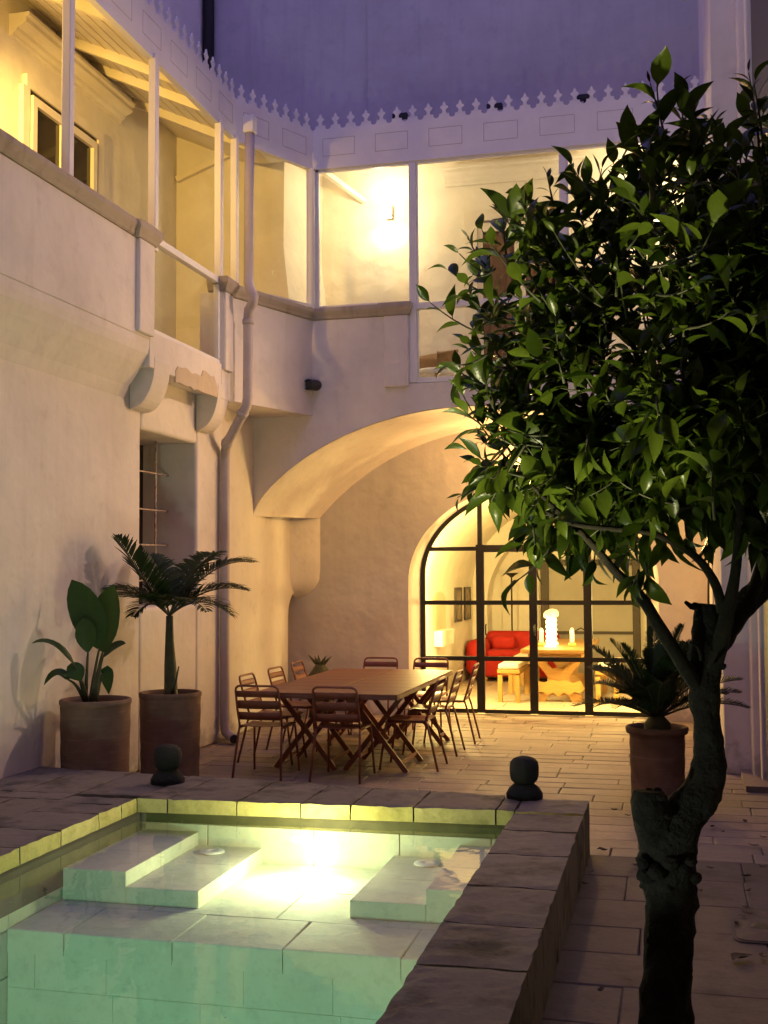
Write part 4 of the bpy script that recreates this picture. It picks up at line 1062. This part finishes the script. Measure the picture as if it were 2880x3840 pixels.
# palm
pa = thing('palm', 'slender potted palm with arching feathery fronds beside the barred niche', 'palm', (-4.25, 9.42, .7))
m = MB(); tb0 = at(370, 1500, y=9.42); tb1 = at(366, 1385, y=9.42); tb2 = at(366, 1330, y=9.42)
m.tube([tb0 - Vector((0, 0, .1)), tb0, tb0.lerp(tb1, .5), tb1, tb2], [.062, .058, .050, .038, .03], 14, jit=.12)
m.tube([tb0 + Vector((.03, -.05, 0)), tb0 + Vector((.07, -.06, .12)), tb0 + Vector((.10, -.07, .25))], [.012, .010, .006], 6)
P_(m, 'trunk', STEMG, pa)
def frond(lm, rm, pts_, nl, ll, droop, wid=.0115, side=None):
    P = bez(*pts_, 24)
    rm.tube(P, [.010 - .0075 * i / 23 for i in range(24)], 6)
    for i in range(nl):
        t = .16 + .84 * i / (nl - 1); k = min(22, int(t * 23)); f = t * 23 - k
        p = P[k].lerp(P[k + 1], f); d = (P[k + 1] - P[k]).normalized()
        upv = Vector((0, 0, 1)); r = d.cross(upv)
        r = r.normalized() if r.length > .05 else Vector((1, 0, 0))
        u = r.cross(d)
        l = ll * (math.sin(PI * min(1, .22 + t * .78)) ** .6) * random.uniform(.85, 1.1) + .03
        for s_ in (-1, 1):
            o = (r * s_ * .85 + d * (.55 + .35 * t) + u * .45 + Vector([random.uniform(-.12, .12) for _ in range(3)])).normalized()
            mid = p + o * l * .55; tip = p + o * l + Vector((0, 0, -droop * l))
            blade(lm, bez(p, mid, tip, 5), [.2 * wid, .9 * wid, wid, .65 * wid, .001], u, .25)
lm, rm = MB(), MB(); c0 = tb2
def F(dx, dy, y, lift=.25, nl=30, ll=.22, dr=.35):
    nl = int(nl * 1.35); ll *= 1.3; dr *= .9
    e = at(dx, dy, y=y); mid = c0.lerp(e, .5) + Vector((0, 0, lift)); frond(lm, rm, (c0, mid, e), nl, ll, dr)
F(250, 1160, 8.9, -.02, 30, .20, .1); F(545, 1215, 10.0, .30); F(530, 1275, 9.6, .20); F(225, 1275, 9.1, .16)
F(265, 1290, 8.8, .12, 26, .2); F(470, 1195, 10.1, .22); F(445, 1320, 9.0, .22, 18, .15); F(290, 1330, 9.0, .2, 18, .15); F(420, 1215, 10.2, .1, 26, .2); F(500, 1330, 9.5, .24, 22, .2); F(325, 1200, 9.6, .1, 26, .2)
P_(rm, 'frond_stems', STEMG, pa); P_(lm, 'fronds', PALM, pa)
# cycad
cy = thing('cycad', 'stiff dark cycad rosette in the pot beside the citrus trunk', 'plant', (-.135, 9.42, .52))
m = MB().tube([(-.135, 9.42, .50), (-.135, 9.42, .60), (-.135, 9.42, .66)], [.09, .10, .05], 12, jit=.3); P_(m, 'trunk', STEMG, cy)
lm, rm = MB(), MB(); c0 = Vector((-.135, 9.42, .63))
rnd = random.Random(5)
for i in range(46):
    a = 2 * PI * i * .381966; e = .25 + 1.05 * ((i * 7) % 46) / 46
    l = rnd.uniform(.56, .80)
    dirv = Vector((math.cos(a) * math.cos(e), math.sin(a) * math.cos(e), math.sin(e)))
    end = c0 + dirv * l + Vector((0, 0, -.10 * math.cos(e) + .02))
    mid = c0 + dirv * l * .55 + Vector((0, 0, .10))
    frond(lm, rm, (c0, mid, end), 58, .10, .0, .0052)
P_(rm, 'frond_stems', STEMG, cy); P_(lm, 'fronds', CYCAD, cy)

# ------------------------------------------------------------------ stone finials on the pool wall
for dx, dy, lb in ((362, 1690, 'dark round-headed stone finial on the pool edge in front of the palm pot'), (1133, 1722, 'dark stone finial with a collar on the pool corner, in front of the paving')):
    p = at(dx, dy, z=CT); t_ = thing('stone_finial', lb, 'finial', (p.x, p.y, CT - .004), .2, 'stone finials on the pool edge')
    oc = lambda r, z: (r, z)
    m = MB().lathe([(.118, 0), (.118, .03), (.10, .062), (.075, .085), (.062, .095)], 22); m.build('base', DARKST, t_, bevel=0)
    m = MB().lathe([(.062, .094), (.088, .115), (.096, .15), (.097, .20), (.09, .232), (.07, .255), (.03, .266), (.001, .268)], 8 if dx > 500 else 20, closed=False)
    o = m.build('head', DARKST, t_, bevel=.012)
# ------------------------------------------------------------------ fallen leaves, drain cover
def fl_at(cx, cyy): return at((1000 + cx * 1.1332) * .576, (2800 + cyy * 1.1332) * .576, z=.004)
spots = [(1150, 215, .06), (1197, 235, .05), (1478, 272, .06), (1588, 255, .06), (1612, 335, .07), (1645, 308, .05), (1508, 290, .03), (1112, 350, .07), (1218, 402, .06), (1052, 462, .06), (1072, 423, .04), (1586, 437, .07), (1592, 485, .05), (1440, 485, .05), (1645, 407, .05), (1550, 595, .05), (1597, 545, .08), (1580, 572, .06), (1420, 565, .05), (1575, 712, .13), (1105, 820, .05), (1195, 785, .04), (1650, 705, .07), (1290, 470, .05), (1468, 412, .05)]
rnd = random.Random(9)
for i, (cx, cyy, l) in enumerate(spots):
    p = fl_at(cx, cyy); a = rnd.uniform(0, 6.28); m = MB()
    pth = [Vector((l * (t - .5), .012 * math.sin(t * 4 + i), .012 + .02 * abs(t - .5) * rnd.uniform(.4, 2))) for t in (0, .2, .45, .7, 1)]
    blade(m, pth, [.003, .2 * l, .26 * l, .18 * l, .001], Vector((0, 0, 1)), rnd.uniform(.2, .7))
    o = m.build('fallen_leaf', DEADLEAF); o.location = p; o.rotation_euler = (0, 0, a)
    big = l > .12
    tag(o, 'large curled dead leaf on the dark paving near the drain cover' if big else 'small dry fallen leaf lying on the paving around the citrus tree', 'leaf', None if big else 'fallen leaves on the paving')
p = fl_at(1625, 610)
dc = thing('drain_cover', 'rounded stone drain cover with a dark hole, set in the paving', 'drain cover', (p.x + .05, p.y, 0))
m = MB(); n = 40
def rr(hx, hy, r): 
    o = []
    for cx_, cy_, a0 in ((hx - r, hy - r, 0), (-hx + r, hy - r, PI / 2), (-hx + r, -hy + r, PI), (hx - r, -hy + r, 1.5 * PI)):
        o += [(cx_ + r * math.cos(a0 + PI / 2 * k / 6), cy_ + r * math.sin(a0 + PI / 2 * k / 6)) for k in range(7)]
    return o
MB().prism(rr(.17, .20, .05), lambda a, b, d: (a, b, d), .004, .0075).build('gap', JOINT, dc)
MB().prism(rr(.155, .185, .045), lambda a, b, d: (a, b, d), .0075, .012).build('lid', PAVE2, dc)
MB().lathe([(.001, .0135), (.05, .0135), (.055, .0125)], 24, (-.03, .06, 0), False).build('hole', BLACK, dc)
# ------------------------------------------------------------------ citrus tree
gs = thing('garden_spotlight', 'small black garden spotlight on the pool coping shining up into the citrus tree', 'lamp', (-.78, 2.55, CT))
gd_ = (Vector((-.46, 3.58, 2.72)) - Vector((-.78, 2.55, .48))).normalized(); gp_ = Vector((-.78, 2.55, .48))
P_(MB().tube([gp_ - gd_ * .07, gp_ + gd_ * .06], [.035, .045], 18), 'lamp_head', BLACK, gs)
P_(MB().tube([(-.78, 2.55, CT - .01), (-.78, 2.55, .45)], .012, 8), 'spike', BLACK, gs)
P_(MB().tube([gp_ + gd_ * .0605, gp_ + gd_ * .062], .036, 16), 'bulb', emit('garden_spot_glow', (1, .92, .7), 10), gs)
go_ = lamp('garden_light', gp_ + gd_ * .08, 470, (1.0, .90, .50), .03, math.radians(47), blend=.6)
go_.rotation_euler = gd_.to_track_quat('-Z', 'Y').to_euler()
random.seed(21)
tree = thing('citrus_tree', 'large citrus tree with knotted trunk, pruned stub and glossy dark leaves in the foreground', 'tree', (-.04, 3.8, 0))
TQ = 3.80
def T(dx, dy, q=TQ): return at(dx, dy, y=q)
def smoothpath(P, Rr, n=5):
    P = [Vector(p) for p in P]; o = []; r = []
    for i in range(len(P) - 1):
        p0 = P[max(i - 1, 0)]; p1 = P[i]; p2 = P[i + 1]; p3 = P[min(i + 2, len(P) - 1)]
        for k in range(n):
            t = k / n
            o.append(.5 * ((2 * p1) + (p2 - p0) * t + (2 * p0 - 5 * p1 + 4 * p2 - p3) * t * t + (3 * p1 - p0 - 3 * p2 + p3) * t ** 3))
            r.append(Rr[i] + (Rr[i + 1] - Rr[i]) * t)
    return o + [P[-1]], r + [Rr[-1]]
PXM = 1 / .576 / 4355 * 3.9                   # metres per displayed pixel at the trunk
tk = MB()
foot = T(1436, 2380); foot.z = 0
P, Rr = smoothpath([foot - Vector((0, 0, .05)), foot + Vector((0, 0, .06)), T(1438, 2212), T(1443, 2050), T(1448, 1940), T(1443, 1880), T(1448, 1810), T(1470, 1770), T(1512, 1715, 3.82), T(1532, 1650, 3.84), T(1528, 1575, 3.84), T(1520, 1490, 3.84), T(1522, 1430, 3.84), T(1526, 1360, 3.85), T(1530, 1305, 3.85)],
                   [w * PXM / 2 for w in (134, 114, 100, 96, 104, 116, 110, 98, 78, 67, 57, 63, 66, 57, 50)], 8)
tk.tube(P, Rr, 28, jit=.16)
P, Rr = smoothpath([T(1432, 1830), T(1412, 1780, 3.76), T(1404, 1735, 3.74), T(1403, 1708, 3.74)], [w * PXM / 2 for w in (90, 82, 74, 62)], 6)
tk.tube(P, Rr, 20, jit=.2, seed=3)
rb = random.Random(12)
bumps = [(1388, 1862, 17, 3.73), (1396, 1890, 19, 3.73), (1500, 1895, 16, 3.77), (1492, 1862, 13, 3.73), (1384, 1765, 13, 3.72), (1426, 1722, 12, 3.70), (1445, 1862, 20, 3.72), (1420, 1884, 19, 3.71), (1552, 1660, 13, 3.84), (1500, 1310, 10, 3.85), (1556, 1440, 12, 3.82), (1494, 1440, 11, 3.8), (1402, 2030, 9, 3.75), (1484, 2060, 9, 3.77)]
for k in range(110):
    y = rb.uniform(1705, 1925); x = rb.uniform(1388, 1432 if y < 1760 else 1490) + rb.gauss(0, 3)
    bumps.append((x, y, rb.uniform(4, 10), 3.715 + .06 * abs((x - 1440) / 50) + rb.uniform(-.005, .02)))
for k in range(40):
    y = rb.uniform(1930, 2200)
    bumps.append((1441 + rb.uniform(-38, 38), y, rb.uniform(3, 7), 3.765))
for dx, dy, r, q in bumps:
    c = T(dx, dy, q); b = len(tk.v); tk.ball(c, r * PXM, 9, 6, (1, 1, .8))
    for i in range(b, len(tk.v)):
        v = Vector(tk.v[i]); tk.v[i] = tuple(c + (v - c) * (1 + .5 * noise.noise(v * 45)))
P_(tk, 'trunk', BARK, tree)
lb = MB()
def limb(pts_, ws, jit=.05, n=12):
    P, Rr = smoothpath([T(*p) for p in pts_], [w * PXM / 2 * .86 for w in ws], 6); m = MB().tube(P, Rr, n, jit=jit); return m
LIMB = simple('citrus_limb', (.016, .014, .008), .9, (.005, .0045, .003), 14, .9, 40, spec=.2, bd=.01)
P_(limb([(1500, 1475, 3.80), (1478, 1440, 3.75), (1425, 1355, 3.7), (1385, 1290, 3.66), (1330, 1235, 3.62), (1270, 1165, 3.6), (1210, 1110, 3.6), (1150, 1050, 3.55)], [34, 34, 30, 26, 22, 17, 13, 8]), 'branch', LIMB, tree)
P_(limb([(1540, 1440, 3.82), (1556, 1390, 3.78), (1572, 1320, 3.74), (1588, 1240, 3.72), (1598, 1120, 3.7), (1600, 1000, 3.72), (1598, 880, 3.76), (1590, 760, 3.8), (1570, 640, 3.85), (1555, 520, 3.9)], [42, 40, 34, 24, 20, 19, 18, 16, 13, 8]), 'branch', LIMB, tree)
P_(limb([(1560, 1320, 3.76), (1545, 1262, 3.7), (1510, 1210, 3.66), (1460, 1175, 3.62), (1400, 1150, 3.6), (1320, 1142, 3.58), (1240, 1132, 3.56), (1180, 1105, 3.55)], [26, 22, 18, 16, 14, 13, 11, 7]), 'branch', LIMB, tree)
P_(limb([(1535, 1400, 3.86), (1575, 1345, 3.88), (1625, 1290, 3.9), (1690, 1225, 3.92), (1760, 1120, 3.95), (1800, 980, 4.0), (1820, 800, 4.0)], [70, 66, 62, 56, 44, 34, 20], .14, 18), 'branch', BARK, tree)
P_(limb([(1690, 1225, 3.9), (1650, 1160, 3.84), (1615, 1090, 3.84), (1570, 1020, 3.85), (1515, 965, 3.85), (1440, 880, 3.9), (1380, 780, 3.95), (1340, 640, 4.0)], [42, 38, 30, 26, 22, 18, 14, 8]), 'branch', BARK, tree)
P_(limb([(1625, 1290, 3.88), (1655, 1190, 3.8), (1680, 1060, 3.75), (1690, 900, 3.75), (1670, 700, 3.8), (1640, 480, 3.85)], [34, 30, 26, 22, 16, 9]), 'branch', LIMB, tree)
for pts_, ws in (([(1515, 1425, 3.74), (1508, 1400, 3.72), (1490, 1388, 3.7)], [9, 7, 4]), ([(1530, 1440, 3.76), (1540, 1425, 3.72), (1552, 1410, 3.7)], [10, 8, 4]), ([(1495, 1312, 3.83), (1480, 1300, 3.82)], [14, 8]), ([(1645, 1180, 3.8), (1668, 1165, 3.75), (1690, 1168, 3.7)], [9, 8, 5])):
    P_(limb(pts_, ws, 0, 8), 'twig', LIMB, tree)
# crown
POLY = [(1400, 310), (1340, 380), (1240, 400), (1170, 450), (1120, 500), (1070, 540), (1035, 580), (1010, 620), (1010, 660), (1030, 730), (1000, 800), (1020, 880), (985, 950), (990, 1010), (1030, 1060), (1100, 1110), (1150, 1165), (1230, 1150), (1300, 1160), (1380, 1130), (1450, 1080), (1500, 1040), (1560, 1080), (1640, 1120), (1760, 1080), (1900, 980), (2010, 800), (2030, 600), (1980, 420), (1860, 290), (1740, 235), (1640, 270), (1560, 300), (1480, 270)]
def inside(x, y):
    c = False; n = len(POLY)
    for i in range(n):
        x0, y0 = POLY[i]; x1, y1 = POLY[(i + 1) % n]
        if (y0 > y) != (y1 > y) and x < (x1 - x0) * (y - y0) / (y1 - y0) + x0: c = not c
    return c
CX, CY = 1540, 700
leaf = MB(); young = MB(); tw = MB()
def one_leaf(m, base, d, nrm, L, wr=.20, curl=.18, fold=.22):
    d = d.normalized(); r = d.cross(nrm); r = r.normalized() if r.length > 1e-4 else d.orthogonal().normalized(); u = r.cross(d)
    pet = base + d * (.10 * L)
    tip = pet + d * L * .92 - u * curl * L
    pth = bez(pet, pet + d * L * .5 + u * .06 * L, tip, 8)
    k = random.uniform(-.02, .02) * L
    pth = [p + r * k * math.sin(i) for i, p in enumerate(pth)]
    blade(m, [base] + pth, [.012 * L] + [wr * L * w for w in (.10, .62, .92, 1.0, .88, .62, .28, .004)], u, fold)
def shoot(tip, d, L, nl, size, m=leaf, wr=.205, up_=.35, open_=1.0):
    d = d.normalized(); base = tip - d * L
    side = d.cross(Vector((0, 0, 1))); side = side.normalized() if side.length > .1 else Vector((1, 0, 0))
    bendv = side * random.uniform(-.1, .1) * L
    P = bez(base, base + d * L * .5 + bendv - Vector((0, 0, .03)), tip, 6)
    tw.tube(P, [.0045, .004, .0036, .003, .0025, .0018], 5)
    a = random.uniform(0, 6.28)
    for i in range(nl):
        t = .12 + .88 * (i + random.uniform(-.2, .2)) / max(1, nl - 1); t = min(1, max(.05, t)); k = min(4, int(t * 5)); f = t * 5 - k
        p = P[k].lerp(P[k + 1], f)
        a += 2.4 + random.uniform(-.4, .4)
        s1 = side; s2 = d.cross(side)
        rad = s1 * math.cos(a) + s2 * math.sin(a)
        ld = (rad * open_ * (1 - .45 * t) + d * (.25 + .55 * t) + Vector((0, 0, up_ - .75 * (1 - t) * random.random()))).normalized()
        nr = (d * .55 + Vector((0, 0, .8)) + Vector([random.uniform(-.4, .4) for _ in range(3)]) - rad * .1).normalized()
        s_ = size * (1 - .38 * t) * random.uniform(.62, 1.25)
        one_leaf(m, p, ld, nr, s_, wr * random.uniform(.75, 1.3), random.choice((.02, .1, .2, .3, .45)), random.uniform(.1, .65))
def crown_pt():
    while True:
        x = random.uniform(960, 2040) if random.random() < .8 else random.uniform(1480, 1760); y = random.uniform(230, 1180)
        if inside(x, y): break
    ex = (x - CX) / 560; ey = (y - CY) / 500; rr_ = min(.98, math.hypot(ex, ey))
    q = 3.95 + .80 * math.sqrt(1 - rr_ * rr_) * random.uniform(-1, 1)
    return x, y, q
cc = T(CX - 20, CY + 220, 3.95)
cl_ = 0
while cl_ < 178:
    x, y, q = crown_pt()
    if 1350 < x < 1470 and 350 < y < 560 and random.random() < .7: continue
    cpt = T(x, y, q); out = cpt - cc; out = out.normalized() if out.length > .05 else Vector((0, 0, 1))
    spread = random.uniform(.06, .12); hang = -.45 if y > 1000 else random.uniform(-.35, .5)
    big = random.uniform(.10, .158)
    for k in range(random.randint(4, 7)):
        tip = cpt + Vector([random.gauss(0, spread) for _ in range(3)])
        d = (out * .9 + Vector((random.uniform(-.6, .6), random.uniform(-.6, .6), hang + random.uniform(-.2, .3)))).normalized()
        shoot(tip, d, random.uniform(.14, .30), random.randint(6, 10), big * random.uniform(.85, 1.2), up_=hang * .6 + .1)
    cl_ += 1
# protruding shoots of the outline (tip pixel, base pixel)
for tx, ty, bx, by, n_, sz, ym, q in (
    (1410, 100, 1440, 300, 6, .15, 0, 3.75), (1462, 165, 1480, 310, 5, .11, 1, 3.8), (1612, 118, 1640, 330, 9, .10, 1, 3.7), (1395, 150, 1430, 260, 3, .08, 1, 3.76),
    (1325, 285, 1440, 280, 2, .17, 0, 3.7), (1175, 345, 1195, 440, 6, .075, 1, 3.75), (1305, 330, 1290, 420, 6, .09, 1, 3.75), (1275, 350, 1265, 440, 4, .09, 1, 3.8), (1360, 340, 1385, 430, 5, .08, 1, 3.7),
    (1125, 420, 1150, 500, 7, .075, 1, 3.72), (1130, 415, 1140, 480, 4, .06, 1, 3.8), (995, 490, 1060, 580, 9, .075, 1, 3.65), (955, 525, 1060, 590, 2, .12, 0, 3.62), (985, 600, 1070, 580, 3, .10, 0, 3.62),
    (928, 805, 1060, 760, 4, .15, 0, 3.6), (975, 735, 1060, 740, 5, .10, 0, 3.65), (1012, 668, 1075, 690, 4, .08, 1, 3.68), (1040, 830, 1085, 900, 7, .06, 1, 3.65), (1015, 915, 1060, 960, 9, .06, 1, 3.6), (990, 990, 1060, 1000, 5, .10, 0, 3.6),
    (1035, 1055, 1080, 1010, 5, .10, 0, 3.58), (1095, 1100, 1110, 1040, 4, .11, 0, 3.6), (1160, 1215, 1150, 1130, 5, .11, 0, 3.55), (1130, 1120, 1170, 1060, 4, .10, 0, 3.6), (1550, 240, 1545, 330, 4, .12, 0, 3.7), (1500, 235, 1510, 330, 4, .09, 1, 3.75),
    (1350, 1305, 1380, 1230, 5, .12, 0, 3.52), (1400, 1290, 1395, 1220, 4, .12, 0, 3.52), (1240, 1190, 1235, 1120, 4, .11, 0, 3.55), (1300, 1190, 1300, 1130, 4, .11, 0, 3.55), (1445, 1215, 1430, 1140, 4, .12, 0, 3.6), (1490, 1200, 1480, 1120, 4, .11, 0, 3.65), (1530, 1215, 1530, 1120, 4, .12, 0, 3.7), (1600, 1160, 1590, 1080, 5, .12, 0, 3.72), (1650, 880, 1640, 980, 4, .15, 0, 3.3), (1440, 950, 1420, 870, 5, .15, 0, 3.2), (1260, 1020, 1270, 940, 5, .13, 0, 3.3)):
    tip = T(tx, ty, q); bs_ = T(bx, by, q + .05); d = tip - bs_
    down = ty > by
    shoot(tip - d.normalized() * sz * .55, d, max(.05, d.length - sz * .55), n_, sz, young if ym else leaf, .13 if ym else .2, -.5 if down else .3, .75)
for o in (P_(tw, 'twigs', TWIG, tree), P_(leaf, 'foliage', LEAF, tree), P_(young, 'young_shoots', YOUNG, tree)): o['kind'] = 'stuff'

# climbing plant with one faded flower behind the tree
vine = thing('climbing_plant', 'thin straggly climber with a single faded pink flower beside the pilaster', 'plant', (.36, 12.2, 0))
random.seed(33)
m = MB(); lm = MB()
vp, vr = smoothpath([(.38, 12.55, 0), (.36, 12.5, 1.2), (.37, 12.4, 2.2), (.30, 12.3, 2.9), (.18, 12.2, 3.2)], [.014, .012, .01, .008, .005], 8)
m.tube(vp, vr, 6)
ends = [(-.05, 12.1, 2.75), (.1, 12.0, 2.6), (-.15, 12.2, 3.15), (.02, 12.1, 3.0), (.25, 11.9, 2.5), (-.02, 12.15, 3.4), (.2, 12.1, 3.5)]
for e in ends:
    s_ = Vector((.33, 12.35, 2.6)); e = Vector(e); P = bez(s_, s_.lerp(e, .5) + Vector((0, 0, .15)), e, 10); m.tube(P, [.005 - .0003 * i for i in range(10)], 5)
    for p in P[2:]:
        for k in range(2): one_leaf(lm, p, Vector([random.uniform(-1, 1) for _ in range(3)]), Vector((0, -.3, 1)), random.uniform(.05, .09), .3)
P_(m, 'stems', TWIG, vine); P_(lm, 'leaves', PALM, vine)
m = MB(); fp = at(1478, 1095, y=12.1)
for k in range(4): one_leaf(m, fp, Vector((math.cos(k * 1.6), math.sin(k * 1.6), .4)), Vector((0, 0, 1)), .07, .4)
P_(m, 'flower', leafm('faded_flower', (.25, .06, .10), (.3, .08, .12)), vine)

# ------------------------------------------------------------------ render settings
S.view_settings.view_transform = 'Standard'; S.view_settings.look = 'None'; S.view_settings.exposure = 0; S.view_settings.gamma = 1
S.render.engine = 'CYCLES'
S.cycles.max_bounces = 10; S.cycles.diffuse_bounces = 5; S.cycles.transparent_max_bounces = 16; S.cycles.sample_clamp_indirect = 6
S.cycles.use_denoising = True
S.cycles.caustics_reflective = False; S.cycles.caustics_refractive = False
